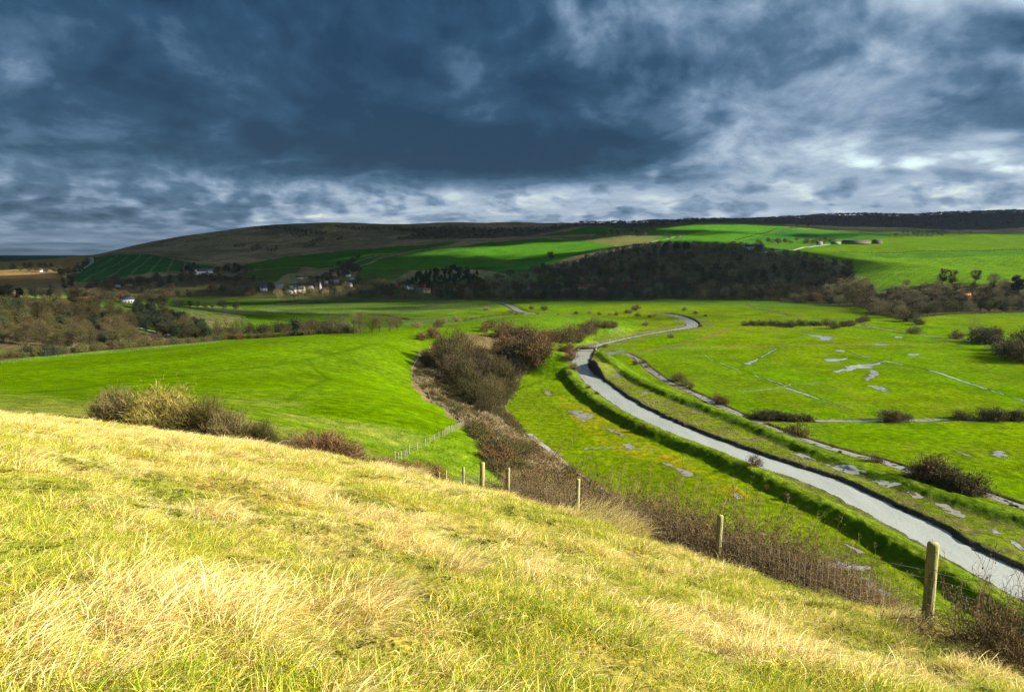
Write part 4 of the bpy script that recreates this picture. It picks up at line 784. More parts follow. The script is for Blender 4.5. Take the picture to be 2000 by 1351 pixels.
for px, D, h, th in [(460,560,15,1),(440,555,16,1),(472,570,14,1),(420,560,12,1),(620,500,10,0),(645,490,11,0),(665,480,12,0),(690,470,14,1),(703,460,15,0),(725,480,12,0),(740,480,12,0),(760,490,12,0),(775,500,11,0),(600,520,10,0),(560,520,9,0),(590,510,9,0)]:
    x, y = at_D(px, 600, D)[:2]; put_two('slender_tree', pick(M_THIN if th else M_BARE), x, y, h / 12, ('slender pale trunked tree' if th else 'thin leafless tree') + ' rising from the thicket behind the pasture', 'tree', 'thin trees behind the pasture')

# ------------------------------------------------------------------ the wooded bank beside the river meadow
for px, py, h, k in [(835,652,0,0)]: pass
for px, D, top in [(868,340,650),(885,335,645),(900,330,655),(918,325,668),(935,318,680),(950,312,690),(965,305,700),(975,318,700),(990,325,705),(930,300,700),(905,305,690),(880,300,690),(915,285,720),(935,280,730),(950,275,742),(960,285,735),(925,268,745),(905,270,740),(945,265,760),(890,318,672),(858,352,660),(968,292,735),(985,310,715),(870,320,670)]:
    x, y, zt = at_D(px, top, D); h = max(5, zt - float(H(x, y))); put_two('thicket_tree', pick(M_OLIV if px % 2 else M_BARE), x, y, h / 12 * random.uniform(.8, 1.05), 'leafless twiggy tree on the wooded bank beside the meadow', 'tree', 'trees on the wooded bank', sz=h / 12)
bankp = [(805,735),(818,702),(845,672),(875,668),(860,720),(880,770),(920,810),(960,850),(1000,890),(1050,930),(1110,970),(1200,1000),(1185,962),(1110,920),(1055,878),(1010,842),(985,800),(960,790),(900,745),(870,770)]
for x, y in scatter([(815,740),(825,705),(850,680),(880,690),(880,750),(930,800),(985,800),(1012,842),(1055,882),(1110,925),(1180,965),(1230,1000),(1150,1010),(1040,1000),(985,950),(945,890),(925,858),(908,830),(865,795)], 2.5, 60, 14000)[:520]:
    near = y < 200
    bush(pick([2, 2, 2, 6, 1, 4, 0, 0, 3]), x, y, random.uniform(1.8, 3.6), 'on the scrubby bank below the pasture', 'scrub on the bank', 1.25)
for x, y in along([(806,742),(800,725),(812,705),(835,685),(855,672)], 2.4, 1.5, 60) + along([(806,742),(830,768),(862,797),(905,832),(930,852)], 1.8, 1.2, 60): bush(pick([6, 2, 2, 5, 1]), x + 2, y, random.uniform(.9, 1.7), 'fringing the curved field edge', 'dry fringe of the field edge', 1.1)
for px, py, hpx, i in [(985,645,22,1),(960,640,20,0),(1000,660,30,0),(1020,668,34,1),(1040,672,38,0),(1055,690,40,1),(1025,700,40,0),(1000,700,40,0),(1040,715,34,1),(1010,730,34,0),(1060,670,26,1),(1075,668,24,1),(1090,668,28,0),(1105,668,30,0),(1120,664,30,1),(1138,658,28,0),(1150,652,24,1),(1160,640,20,0),(1180,640,16,1),(1196,640,15,0),(975,660,24,1),(950,648,18,1),(845,660,22,1),(825,664,16,1),(840,656,14,0),(865,632,12,5),(890,628,12,5),(855,640,14,4),(815,640,13,5),(1015,690,34,1),(985,690,36,1),(1062,700,28,0),(1130,668,20,0)]:
    x, y, z = hit(px, py, 250); bush(i, x, y, hpx * mpp(x, y) * 1.05, 'in the thorn thicket on the river spur', 'thorn thicket on the river spur', 1.15)
for px, py, hpx, i in [(1105,690,14,5),(1100,705,18,1),(1108,718,22,1),(1115,728,20,1),(1122,735,14,0),(1095,715,16,1),(1112,742,8,0),(1118,690,10,0),(1128,684,9,5)]:
    x, y = flat(px, py); bush(i, x, y, hpx * mpp(x, y), 'on the river bank beside the footbridge', 'bushes by the footbridge', 1.15)
# bushes of the flood meadows
for px, py, hpx, where, grp, its in [(p[0], p[1], p[2], w, g_, i) for w, g_, i, L in (
  ('in the row across the far meadow', 'bush row across the far meadow', [0, 4], [(1455,636,9),(1471,636,11),(1490,636,11),(1507,636,11),(1520,636,10),(1532,637,11),(1546,639,14),(1562,636,11),(1575,636,11),(1590,636,10),(1600,636,9),(1613,635,12),(1628,642,15),(1648,638,12),(1660,637,12),(1681,629,11),(1690,627,11)]),
  ('alone on the bright meadow below the woods', 'lone bushes on the bright meadow', [1, 4, 0], [(1771,628,20),(1793,634,13),(1785,651,14),(1868,660,14),(1945,658,14)]),
  ('in the dark clump at the meadow corner', 'dark clump at the meadow corner', [4, 0], [(1916,668,22),(1930,672,24),(1938,664,20),(1948,684,24),(1962,692,24),(1975,698,28),(1990,703,32),(2005,708,34),(2000,668,26),(1918,655,16)]),
  ('beside the ditch behind the levee', 'ditch side bushes', [0, 1], [(1325,744,18),(1338,752,14),(1352,758,10),(1402,785,20),(1414,788,15),(1462,816,16),(1255,708,10),(1240,712,9),(1265,716,8)]),
  ('in the straggling row along the cross ditch', 'bush row along the cross ditch', [0, 4], [(1482,816,18),(1498,818,20),(1512,817,18),(1526,818,17),(1540,819,16),(1555,819,17),(1570,819,14),(1582,820,12),(1735,823,26),(1752,824,20),(1770,819,14),(1880,818,20),(1928,820,24),(1945,821,22),(1962,819,16),(1978,819,17),(1995,821,18)]),
  ('rounded and alone on the ditch bank', 'lone round bushes on the ditch bank', [1], [(1555,848,28),(1710,900,16)]),
  ('in the wind shaped group beside the ditch', 'wind shaped group beside the ditch', [0, 4, 1], [(1800,936,30),(1818,938,44),(1834,942,40),(1850,950,26),(1868,958,32),(1888,960,30),(1908,962,36)]),
  ('alone on the river levee', 'bush on the river levee', [1], [(1472,922,20)]),
  ('low on the levee slope', 'low bushes on the levee slope', [1], [(1498,958,8),(1537,976,9),(1165,778,7),(1150,768,7),(1257,845,8)]),
  ('dotted along the river beyond the mound', 'small bushes beyond the mound', [0, 5, 1], [(1152,612,6),(1242,606,12),(1225,611,7),(1230,612,8),(1205,616,7),(1190,616,6),(1170,615,6),(1245,618,8),(1262,636,9),(1268,620,6),(1278,618,6),(1337,606,7),(1358,613,6),(1378,618,5),(1310,660,8),(1182,678,7),(1368,638,5),(1063,606,10),(1038,604,8),(1000,612,9),(1020,615,8),(950,606,8),(1050,613,5),(1090,614,5),(1125,613,6)])) for p in L for i in [i]]:
    x, y = flat(px, py); bush(pick(its), x, y, hpx * mpp(x, y) * 1.05, where, grp, 1.2)
x, y = flat(1897, 668); put_two('bare_tree', M_THIN[0], x, y, 42 * mpp(x, y) / 12, 'open leafless tree at the corner of the wet meadow', 'tree')
# low thorny lines and far hedges
for a in [([(1455,637),(1530,638),(1600,637)], 1.0, 1.5, 'low brown reed line under the bush row'), ([(1300,680),(1450,678),(1615,674),(1750,673),(1895,671)], .7, 1.6, 'low brown reed strip dividing the wet meadows'), ([(1695,637),(1740,645),(1790,653),(1850,661),(1895,667)], .8, 1.2, 'dark reedy ditch edge below the lone bushes'), ([(1215,693),(1260,687),(1360,664),(1415,646),(1425,640)], .6, 1.2, 'brown reed edge curving round the river bend'),
          ([(1350,615),(1380,622),(1395,632),(1380,642)], .6, 1.2, 'rough grass rim outside the river bend')]:
    hedge(a[0], a[1], a[2], a[3], DRY if 'reed strip' in a[3] else TWIG_PALE, 14, .6, .07, 'reed_strip', 'reeds', flatz=True)
for a in [([(905,516),(960,510),(1000,508),(1062,509)], 'dark clipped hedge under the brightest hill field'), ([(450,525),(500,520),(560,519),(650,521)], 'thin hedge below the dark green hill field'), ([(710,530),(780,528),(800,527)], 'short hedge beside the pine clump'), ([(1640,492),(1800,491),(2000,488),(2200,486)], 'long straight hedge between the two right-hand fields'), ([(1436,469),(1480,458),(1522,446)], 'hedge climbing between the two hilltop fields'), ([(1522,446),(1580,444),(1640,452),(1740,461)], 'hedge running down from the hilltop thicket'),
          ([(290,497),(340,503),(390,510)], 'hedge curving over the striped field'), ([(415,511),(455,504)], 'short dark hedge at the foot of the down'), ([(440,547),(480,549),(530,551)], 'hedge under the olive pasture'), ([(500,506),(540,500),(580,497)], 'broken hedge line across the green slope'), ([(720,500),(790,490),(830,487)], 'hedge along the chalky farm track')]:
    hedge(a[0], 2.2, 2.2, a[1], WB4, 5, 1.6, .45, rmin=700)
for a in [([(530,597),(560,596),(620,592),(700,588),(800,584)], 3.0, 5, 'thick hedge along the village meadows'), ([(545,592),(600,585),(620,586)], 3.0, 4, 'scrubby hedge in front of the cream house'), ([(500,611),(560,613),(625,615),(700,615),(760,617),(800,625)], 2.5, 3, 'dark hedge above the sunlit field'), ([(835,598),(880,592),(930,590)], 2.5, 4, 'thorn hedge by the far river reach'), ([(905,628),(960,618),(1010,613)], 1.8, 3, 'bushy hedge behind the green mound'), ([(1690,612),(1760,623),(1850,614),(2000,610),(2150,610)], 2.5, 4, 'dark hedge at the foot of the woods')]:
    hedge(a[0], a[1], a[2], a[3], WB1, 16, 1.3, .25, rmin=500, mat2=WB4)

# rough grass and reeds breaking the water's edges
def offset_line(pts, d):
    p = np.array(pts); t = np.gradient(p, axis=0); t /= np.linalg.norm(t, axis=1)[:, None] + 1e-9; return [tuple(q) for q in p + np.stack([-t[:, 1], t[:, 0]], -1) * d]
BANKG = plain_mat('bank_grass', (.05, .085, .006), (.13, .14, .02), .25); BANKM = plain_mat('bank_sedge', (.10, .085, .03), (.17, .14, .05), .25)
for pts, d, h, w, pm_, m1, m2, lb in ((RIVER[36:], RW0 + 3.4, .7, 1.6, 12, BANKG, BANKM, 'rough grass along the far river bank'), (RIVER[36:], -RW0 - 2.6, .5, 1.8, 9, BANKG, BANKM, 'rough grass along the near river bank'), (DITCH, 2.9, .7, 1.5, 12, BANKM, BANKG, 'brown sedge on the meadow side of the ditch'), (DITCH, -2.7, .4, 1.2, 8, BANKG, BANKM, 'grass on the levee side of the ditch'), (CROSS, 2.0, .5, .9, 8, BANKM, BANKG, 'sedge along the cross ditch')):
    tag(ob('bank_grass', hedge_mesh('bank_grass', offset_line(pts, d), h, w, pm_, .45, .06, m1, 7, m2)), lb, 'bank grass', kind='stuff')
# ------------------------------------------------------------------ buildings
WALLS = {k: plain_mat('wall_' + k, c, tuple(v * .88 for v in c), .8) for k, c in dict(white=(.78, .78, .76), cream=(.62, .56, .38), grey=(.32, .33, .34), flint=(.24, .23, .22), brick=(.26, .11, .07), ochre=(.62, .38, .10), green=(.35, .52, .42), wood=(.14, .10, .07)).items()}
ROOFS = {k: plain_mat('roof_' + k, c, tuple(v * .7 for v in c), 1.2) for k, c in dict(slate=(.10, .11, .13), grey=(.26, .29, .33), red=(.24, .065, .045), orange=(.34, .14, .06), brown=(.13, .085, .065), dark=(.05, .05, .055), tin=(.42, .45, .48)).items()}
GLASS = plain_mat('window_glass', (.02, .025, .03), (.05, .055, .06), 1.0, .15, .5); DOOR = plain_mat('door_paint', (.05, .07, .06), (.07, .08, .07), 1.0); BRICK = WALLS['brick']
def house(px, py, wpx, hpx, wall, roof, label, rot=0.0, chim=1, depth=.6, name='house', cat='house', eave=.55, wings=0, rmin=500, D=None, win=True):
    if D: x, y = at_D(px, py, D)[:2]
    else: x, y, _ = hit(px, py, rmin)
    m = mpp(x, y); w, h = wpx * m, hpx * m; d = max(4.0, w * depth); eh = h * eave; z = float(H(x, y)) - .4
    e = ob(name, None, loc=(x, y, z), rot=(0, 0, rot - math.atan2(x, y) * .6)); e.empty_display_size = .5; tag(e, label, cat)
    mb = MB(); mb.box((0, 0, eh / 2 + .2), (w, d, eh + .4)); rh = h - eh
    for s in (-1, 1): mb.add([(s * w / 2, -d / 2, eh + .4), (s * w / 2, d / 2, eh + .4), (s * w / 2, 0, h + .35)], [(0, 1, 2)])
    ob('wall', mb.mesh('wall', [WALLS[wall]]), e)
    o_ = .35; t = .18
    def slab(s, w2, d2, ey, ry, cx=0, cy=0, axis=0):
        v = []
        for a in (-1, 1):
            for (q, zz) in ((s * (d2 / 2 + o_), ey - o_ * (ry - ey) / (d2 / 2)), (0, ry)):
                for k in (0, t): v.append(((a * (w2 / 2 + o_) + cx, q + cy, zz + k) if axis == 0 else (q + cx, a * (w2 / 2 + o_) + cy, zz + k)))
        f = [(0,1,3,2),(4,6,7,5),(0,4,5,1),(2,3,7,6),(1,5,7,3),(0,2,6,4)]
        return v, [tuple(q[i] for i in (0, 1, 2)) for q in f] + [tuple(q[i] for i in (0, 2, 3)) for q in f]
    rb = MB(); 
    for s in (-1, 1): rb.add(*slab(s, w, d, eh + .4, h + .4))
    rf = ob('roof', rb.mesh('roof', [ROOFS[roof]]), e)
    for i in range(chim):
        c = MB(); cx_ = (-.38 + .76 * i) * w if chim > 1 else .3 * w; c.box((cx_, 0, h + .7), (.9, .7, 2.2)); c.tube([(cx_, 0, h + 1.75), (cx_, 0, h + 2.3)], [.16, .13], 6); ob('chimney', c.mesh('chimney', [BRICK]), rf)
    for i in range(wings):
        wx = (-.28 + .56 * i) * w if wings > 1 else -.25 * w; wg = MB(); ww, wd = w * .24, d * .4
        wg.box((wx, -d / 2 - wd / 2 + .05, eh / 2 + .2), (ww, wd, eh + .4)); wg.add([(wx - ww / 2, -d / 2 - wd + .05, eh + .4), (wx + ww / 2, -d / 2 - wd + .05, eh + .4), (wx, -d / 2 - wd + .05, eh + .4 + rh * .75)], [(0, 1, 2)])
        g_ = ob('gable_wing', wg.mesh('gable_wing', [WALLS[wall]]), e); r2 = MB()
        for s in (-1, 1): r2.add(*slab(s, wd + d * .4, ww, eh + .4, eh + .45 + rh * .75, wx, -d / 2 - wd / 2 + d * .2, 1))
        ob('wing_roof', r2.mesh('wing_roof', [ROOFS[roof]]), g_)
    if win:
        wm_ = MB(); wm_.box((0, 0, 0), (max(.9, w * .06), .12, 1.15)); me = wm_.mesh('window', [GLASS]); n = max(2, int(w / 4))
        for fl_ in range(2 if eh > 4.6 else 1):
            for i in range(n):
                X = (-.5 + (i + .5) / n) * w
                ob('window', me, e, loc=(X, -d / 2 - .03, 1.5 + fl_ * 2.6))
        dm_ = MB(); dm_.box((.04 * w, -d / 2 - .04, 1.2), (1.0, .1, 2.1)); ob('door', dm_.mesh('door', [DOOR]), e)
    return e
house(392, 537, 26, 12, 'white', 'slate', 'long white house with front gable on the wooded hillside', .1, 2, wings=1)
house(411, 534, 8, 8, 'white', 'grey', 'small white cottage right behind the long white house', .6, 1)
house(362, 534, 9, 6, 'brick', 'red', 'small red roofed cottage beside the dark firs', .2)
house(250, 603, 18, 11, 'white', 'slate', 'white cottage with slate roof beside the dark clump', .5, 2, D=600)
house(77, 531, 9, 5, 'white', 'red', 'small red roofed house between the stubble fields', .2)
house(252, 558, 9, 6, 'white', 'red', 'little white house with red roof in the lower trees', -.2)
house(230, 561, 8, 4, 'grey', 'tin', 'grey shed near the lane foot', .3, 0, name='shed', cat='shed', win=False)
house(515, 568, 11, 9, 'white', 'slate', 'white cottage at the left end of the village', .4)
house(550, 563, 22, 8, 'grey', 'tin', 'long blue grey barn at the edge of the village', .15, 0, name='barn', cat='barn', win=False); house(568, 565, 20, 7, 'flint', 'grey', 'low grey farm shed next to the long barn', .1, 0, name='barn', cat='barn', win=False)
house(585, 573, 20, 14, 'cream', 'slate', 'cream walled house facing the village meadow', -.35, 2, wings=1)
house(604, 570, 14, 11, 'flint', 'grey', 'flint house with grey roof beside the cream house', .3, 1); house(566, 574, 12, 8, 'grey', 'tin', 'pale outbuilding in front of the cream house', .2, 0, name='shed', cat='shed', win=False)
house(585, 545, 14, 6, 'cream', 'brown', 'pale bungalow on the slope above the church', .1, 1)
house(650, 541, 14, 9, 'cream', 'orange', 'cream house with orange roof and twin gables', 0, 1, wings=2)
house(637, 556, 6, 7, 'green', 'tin', 'pale green shed beside the dark yew', .2, 0, name='shed', cat='shed', win=False); house(654, 553, 16, 6, 'grey', 'grey', 'grey roofed barn behind the green shed', .2, 0, name='barn', cat='barn', win=False)
house(685, 561, 6, 9, 'white', 'grey', 'narrow white house end among village trees', 1.2, 1); house(680, 540, 10, 4, 'white', 'tin', 'low white shed above the village farm', .2, 0, name='shed', cat='shed', win=False); house(690, 547, 12, 4, 'grey', 'tin', 'pale roofed barn below the track', .2, 0, name='barn', cat='barn', win=False)
house(799, 565, 17, 9, 'white', 'slate', 'white gabled house beneath the pine clump', .2, 2, wings=1); house(822, 567, 18, 10, 'white', 'red', 'red roofed house in the middle of the village', .15, 2); house(833, 572, 15, 9, 'cream', 'orange', 'tan roofed house in front of the red roof', -.1, 1, wings=1); house(850, 572, 12, 10, 'brick', 'red', 'brick house with red roof by the village green', .4, 1)
house(773, 563, 10, 8, 'brick', 'red', 'brick cottage half hidden left of the white gables', .3, 1); house(884, 568, 11, 8, 'flint', 'red', 'flint cottage with red roof among bare trees', .2, 1); house(950, 557, 18, 8, 'brick', 'brown', 'brown roofed house at the pine clump edge', .1, 1); house(988, 563, 15, 13, 'grey', 'dark', 'grey house with dark roof and tall chimney', -.3, 2)
house(1036, 568, 11, 11, 'white', 'red', 'white gabled cottage with red roof by the wood', .5, 2, wings=1); house(1138, 567, 32, 12, 'white', 'red', 'long white house with long red roof under the wood', .12, 2, wings=0)
house(1462, 488, 16, 10, 'white', 'dark', 'white farmhouse with dark roof on the hill', .2, 2); house(1483, 486, 14, 9, 'grey', 'grey', 'grey farm building beside the hill farmhouse', .2, 1)
house(1672, 477, 44, 7, 'wood', 'dark', 'very long brown barn of the hill farm', .1, 0, .2, 'barn', 'barn', win=False); house(1632, 477, 14, 5, 'flint', 'slate', 'grey tin shed at the hill farm', .1, 0, name='shed', cat='shed', win=False); house(1713, 476, 14, 7, 'wood', 'dark', 'dark barn at the end of the long barn', .3, 0, name='barn', cat='barn', win=False); house(1600, 478, 10, 6, 'flint', 'slate', 'slate roofed cottage by the farm track', .1, 1)
house(1888, 576, 14, 14, 'ochre', 'orange', 'ochre walled house with tall gable below the drilled field', .5, 2, D=930)
house(155, 592, 30, 4.5, 'brick', 'orange', 'long low terracotta roofed barn above the wood', .1, 0, .25, 'barn', 'barn', win=False, D=600)
# church with a shingled spire
x, y, _ = hit(626, 572, 500); m = mpp(x, y); e = ob('church', None, loc=(x, y, float(H(x, y)) - .4), rot=(0, 0, .3)); tag(e, 'flint church with pointed pale spire in the village', 'church')
mb = MB(); mb.box((0, 0, 4), (5, 5, 9)); ob('tower', mb.mesh('tower', [WALLS['flint']]), e)
mb = MB(); v = [(a * 2.7, b_ * 2.7, 8.5) for a, b_ in ((-1,-1),(1,-1),(1,1),(-1,1))] + [(0, 0, 20)]; mb.add(v, [(0,1,4),(1,2,4),(2,3,4),(3,0,4)]); ob('spire', mb.mesh('spire', [ROOFS['tin']]), e)
mb = MB(); mb.box((8, 0, 3), (12, 7, 6)); ob('nave', mb.mesh('nave', [WALLS['flint']]), e)
mb = MB(); mb.add([(1.8,-4,5.9),(14.3,-4,5.9),(14.3,0,9.6),(1.8,0,9.6),(1.8,4,5.9),(14.3,4,5.9)], [(0,1,2),(0,2,3),(3,2,5),(3,5,4)]); mb.add([(14,-3.5,6),(14,3.5,6),(14,0,9.4)], [(0,1,2)]); ob('nave_roof', mb.mesh('nave_roof', [ROOFS['brown']]), e)
mb = MB(); mb.box((0, 0, 0), (.9, .12, 1.8)); wme = mb.mesh('window', [GLASS]); [ob('window', wme, e, loc=(4.5 + 3 * i, -3.53, 3.2)) for i in range(3)]

# ------------------------------------------------------------------ tracks and paths
CHALK = plain_mat('chalk_track', (.26, .23, .17), (.36, .32, .25), .2); LANE = plain_mat('grey_lane', (.20, .20, .20), (.27, .27, .26), .3); WORN = plain_mat('worn_turf', (.026, .075, .002), (.04, .09, .003), .2)
def track(pts, w, m, label, name='track', rmin=1.0, wvar=.15, off=.25): tag(ob(name, ribbon_mesh(name, smooth_line(hits(pts, rmin), 5), w, m, off=off, wvar=wvar)), label, 'track', kind='structure')
track([(140,536),(158,527),(172,518),(180,510),(178,502)], 9, CHALK, 'pale chalk lane climbing beside the striped field', rmin=700); track([(672,519),(700,510),(740,499),(800,490),(860,484),(930,475),(960,468)], 6, CHALK, 'chalky farm track crossing the green slope', rmin=900); track([(1478,494),(1520,490),(1560,486),(1600,480),(1640,476)], 6, CHALK, 'pale track up to the hill farm', rmin=700); track([(1230,482),(1270,473),(1300,468),(1330,462)], 5, CHALK, 'chalk path climbing past the wood top', rmin=900)
track([(1034,848),(1055,866),(1085,890),(1118,918),(1160,945),(1200,972)], 2.2, LANE, 'grey footpath along the foot of the scrub bank', 'footpath', 100); track([(268,640),(300,648),(335,656),(370,662)], 5, LANE, 'grey lane passing the dark clump', 'lane', 250)

# ------------------------------------------------------------------ footbridge
WOODM = plain_mat('weathered_timber', (.022, .019, .016), (.04, .035, .028), 2.0); CONC = plain_mat('concrete', (.12, .11, .10), (.18, .17, .15), 1.0)
b0 = flat(1126, 684); b1 = flat(1164, 683); bx_, by_ = b1[0] - b0[0], b1[1] - b0[1]; BL = math.hypot(bx_, by_)
e = ob('footbridge', None, loc=((b0[0] + b1[0]) / 2, (b0[1] + b1[1]) / 2, 2.1), rot=(0, 0, math.atan2(by_, bx_))); tag(e, 'low timber footbridge with railings crossing the river', 'bridge')
mb = MB(); mb.box((0, 0, -.6), (BL, 2.0, .7)); mb.box((0, .8, -1.2), (BL, .3, .7)); mb.box((0, -.8, -1.2), (BL, .3, .7)); ob('beam', mb.mesh('beam', [WOODM]), e)
npl = int(BL / .5); pl = MB(); pl.box((0, 0, 0), (.44, 2.3, .08)); plm = pl.mesh('plank', [WOODM])
for i in range(npl): ob('plank', plm, e, loc=(-BL / 2 + (i + .5) * BL / npl, 0, -.19))
for s in (-1, 1):
    mb = MB(); mb.box((0, s * 1.08, .95), (BL, .1, .14)); mb.box((0, s * 1.08, .45), (BL, .06, .1)); ob('rail', mb.mesh('rail', [WOODM]), e)
    for i in range(9): mb = MB(); mb.box((-BL / 2 + i * BL / 8, s * 1.09, .35), (.13, .13, 1.3)); ob('rail_post', mb.mesh('rail_post', [WOODM]), e)
for s in (-1, 1): mb = MB(); mb.box((s * (BL / 2 - .6), 0, -2.4), (1.6, 2.6, 3.2)); ob('abutment', mb.mesh('abutment', [CONC]), e)

# ------------------------------------------------------------------ parked cars on the lane
PAINT = plain_mat('car_paint_blue', (.02, .03, .07), (.025, .035, .08), 1, .3, .5); TYRE = plain_mat('tyre', (.02, .02, .02), (.03, .03, .03), 3); WPAINT = plain_mat('white_paint', (.7, .7, .7), (.78, .78, .78), 1, .4, .4)
def car(px, py, label):
    x, y, _ = hit(px, py, 250); e = ob('parked_car', None, loc=(x, y, float(H(x, y)) + .02), rot=(0, 0, .15)); tag(e, label, 'car', 'cars parked on the lane')
    prof = [(-2.1, .35), (-2.15, .8), (-1.9, .95), (-1.2, 1.0), (-.7, 1.45), (.75, 1.47), (1.5, .98), (2.05, .88), (2.15, .4)]
    n = len(prof); v = [(a, s * (.82 if h > 1.2 else .9), h) for s in (-1, 1) for a, h in prof]; f = []
    for i in range(n): j = (i + 1) % n; f += [(i, j, j + n), (i, j + n, i + n)]
    for i in range(1, n - 1): f += [(0, i + 1, i), (n, n + i, n + i + 1)]
    mb = MB(); mb.add(v, f); ob('body', mb.mesh('body', [PAINT]), e)
    for s in (-1, 1):
        mb = MB(); mb.add([(-1.05, s * .905, 1.03), (1.3, s * .905, 1.03), (.72, s * .86, 1.38), (-.66, s * .86, 1.38)], [(0, 1, 2), (0, 2, 3)]); ob('side_window', mb.mesh('side_window', [GLASS]), e)
        for a in (-1.35, 1.35):
            mb = MB(); mb.tube([(a, s * .72, .32), (a, s * .94, .32)], [.33, .33], 12); ob('wheel', mb.mesh('wheel', [TYRE]), e)
car(331, 667, 'dark blue car parked on the lane behind the hedge'); car(344, 668, 'dark blue car parked on the lane behind the hedge')
x, y, _ = hit(366, 670, 250); e = ob('flatbed_trailer', None, loc=(x, y, float(H(x, y)))); tag(e, 'low white flatbed trailer parked beside the blue cars', 'trailer')
mb = MB(); mb.box((0, 0, .8), (6, 2.2, .5)); ob('bed', mb.mesh('bed', [WPAINT]), e)
for a in (-1.2, 1.2):
    for s in (-1, 1): mb = MB(); mb.tube([(a, s * .8, .35), (a, s * 1.05, .35)], [.35, .35], 12); ob('wheel', mb.mesh('wheel', [TYRE]), e)

# ------------------------------------------------------------------ fences out in the fields
PALEW = plain_mat('pale_fence_wood', (.17, .15, .11), (.26, .23, .17), 3.0); WIRE = plain_mat('galvanised_wire', (.24, .25, .26), (.34, .35, .36), 6.0, .5, .4); WIRE.node_tree.nodes['Principled BSDF'].inputs['Metallic'].default_value = .6
def field_fence(px_pts, step, h, label, r=.06, rmin=60, wires=3):
    p = hits(px_pts, rmin); out = []
    for (x0, y0), (x1, y1) in zip(p[:-1], p[1:]):
        L = math.hypot(x1-x0, y1-y0); k = max(1, int(L / step)); out += [(x0 + (x1-x0) * i / k, y0 + (y1-y0) * i / k) for i in range(k)]
    out.append(p[-1]); o = Vector((*out[0], float(H(*out[0])))); e = ob('field_fence', None, loc=o); tag(e, label, 'fence')
    mb = MB(); mb.tube([(0, 0, -.3), (0, 0, h)], [r, r * .9], 6); pmesh = mb.mesh('post', [PALEW])
    for (x, y) in out: ob('post', pmesh, e, loc=Vector((x + random.uniform(-.05, .05), y, float(H(x, y)))) - o, rot=(random.uniform(-.05, .05), random.uniform(-.05, .05), random.random() * 6), scale=(1, 1, random.uniform(.9, 1.1)))
    for i in range(wires):
        mb = MB(); mb.tube([Vector((x, y, float(H(x, y)) + h * (.35 + .28 * i))) - o for x, y in out], [.012] * len(out), 3); ob('wire', mb.mesh('wire', [WIRE]), e)
field_fence([(772,898),(800,885),(830,872),(865,855),(905,833)], 2.0, 1.25, 'pale post and wire fence climbing the pasture slope', .07)
field_fence([(905,831),(870,800),(835,768),(812,742),(803,725),(815,702),(840,680)], 3.2, 1.2, 'pale post fence following the curved pasture edge')
field_fence([(-60,716),(60,704),(200,690),(320,680),(430,669)], 4.0, 1.2, 'distant post and wire fence below the long hedge', rmin=150, r=.04)
# ------------------------------------------------------------------ near bushes under the brow
def near_bush(seed, mc, mc2=None, **k): return two(make_bush(seed, **k), 'bush', BARK, mc, mc2)
LICH = foliage_mat('lichened_twigs', [(.17, .145, .04), (.20, .165, .04)], var=.5); GREYT = foliage_mat('grey_twigs', [(.13, .105, .042), (.11, .088, .036)], var=.4); PURP = foliage_mat('purple_twigs', [(.135, .078, .036), (.12, .072, .034)], var=.4)
def put_top(name, pair, px, top, D, wpx, label, cat='bush', base=(3.0, 4.0), group=None, hmin=.8):
    x, y, zt = at_D(px, top, D); h = max(hmin, zt - float(H(x, y))); w = wpx * D / FOC
    e = ob(name, None, loc=(x, y, float(H(x, y)) - .05), rot=(0, 0, random.uniform(-.4, .4)), scale=(w / base[1], w / base[1], h / base[0])); tag(e, label, cat, group); ob('stem', pair[0], e); ob('crown', pair[1], e); return e
NBK = dict(ncl=80, ntw=120, tw_len=.55, tw_w=.020, stems=26, spread=.36)
nb = [near_bush(201, GREYT, **NBK), near_bush(202, LICH, **NBK), near_bush(203, OLIVE, **NBK), near_bush(204, PURP, **NBK), near_bush(205, GREYT, **dict(NBK, ncl=60))]
for a in [('hawthorn_bush', 0, 226, 756, 56, 100, 'dark grey hawthorn bush at the left end of the brow thicket'), ('hawthorn_bush', 1, 318, 758, 55, 150, 'large lichen yellow hawthorn bush in the brow thicket'), ('hawthorn_bush', 2, 390, 780, 51, 130, 'olive hawthorn bush in the middle of the brow thicket'), ('hawthorn_bush', 0, 448, 800, 49, 110, 'grey twiggy bush beside the pale dead stalks'), ('hawthorn_bush', 2, 505, 822, 47, 80, 'small olive bush at the right end of the brow thicket'), ('russet_bush', 3, 625, 842, 47, 150, 'rounded russet bush alone on the grass brow'), ('hawthorn_bush', 4, 560, 848, 52, 80, 'low grey bush behind the russet bush'), ('russet_bush', 3, 742, 893, 46, 95, 'low purple brown bush right of the russet bush'), ('russet_bush', 3, 800, 900, 50, 90, 'low purple scrub where the brow drops away'), ('russet_bush', 4, 690, 858, 56, 60, 'thin grey bush on the pasture edge'), ('russet_bush', 3, 846, 905, 56, 70, 'purple scrub bush just left of the fence end'), ('hawthorn_bush', 4, 770, 908, 44, 70, 'grey twiggy bush beside the purple scrub')]:
    put_top(a[0], nb[a[1]], *a[2:6], a[6])
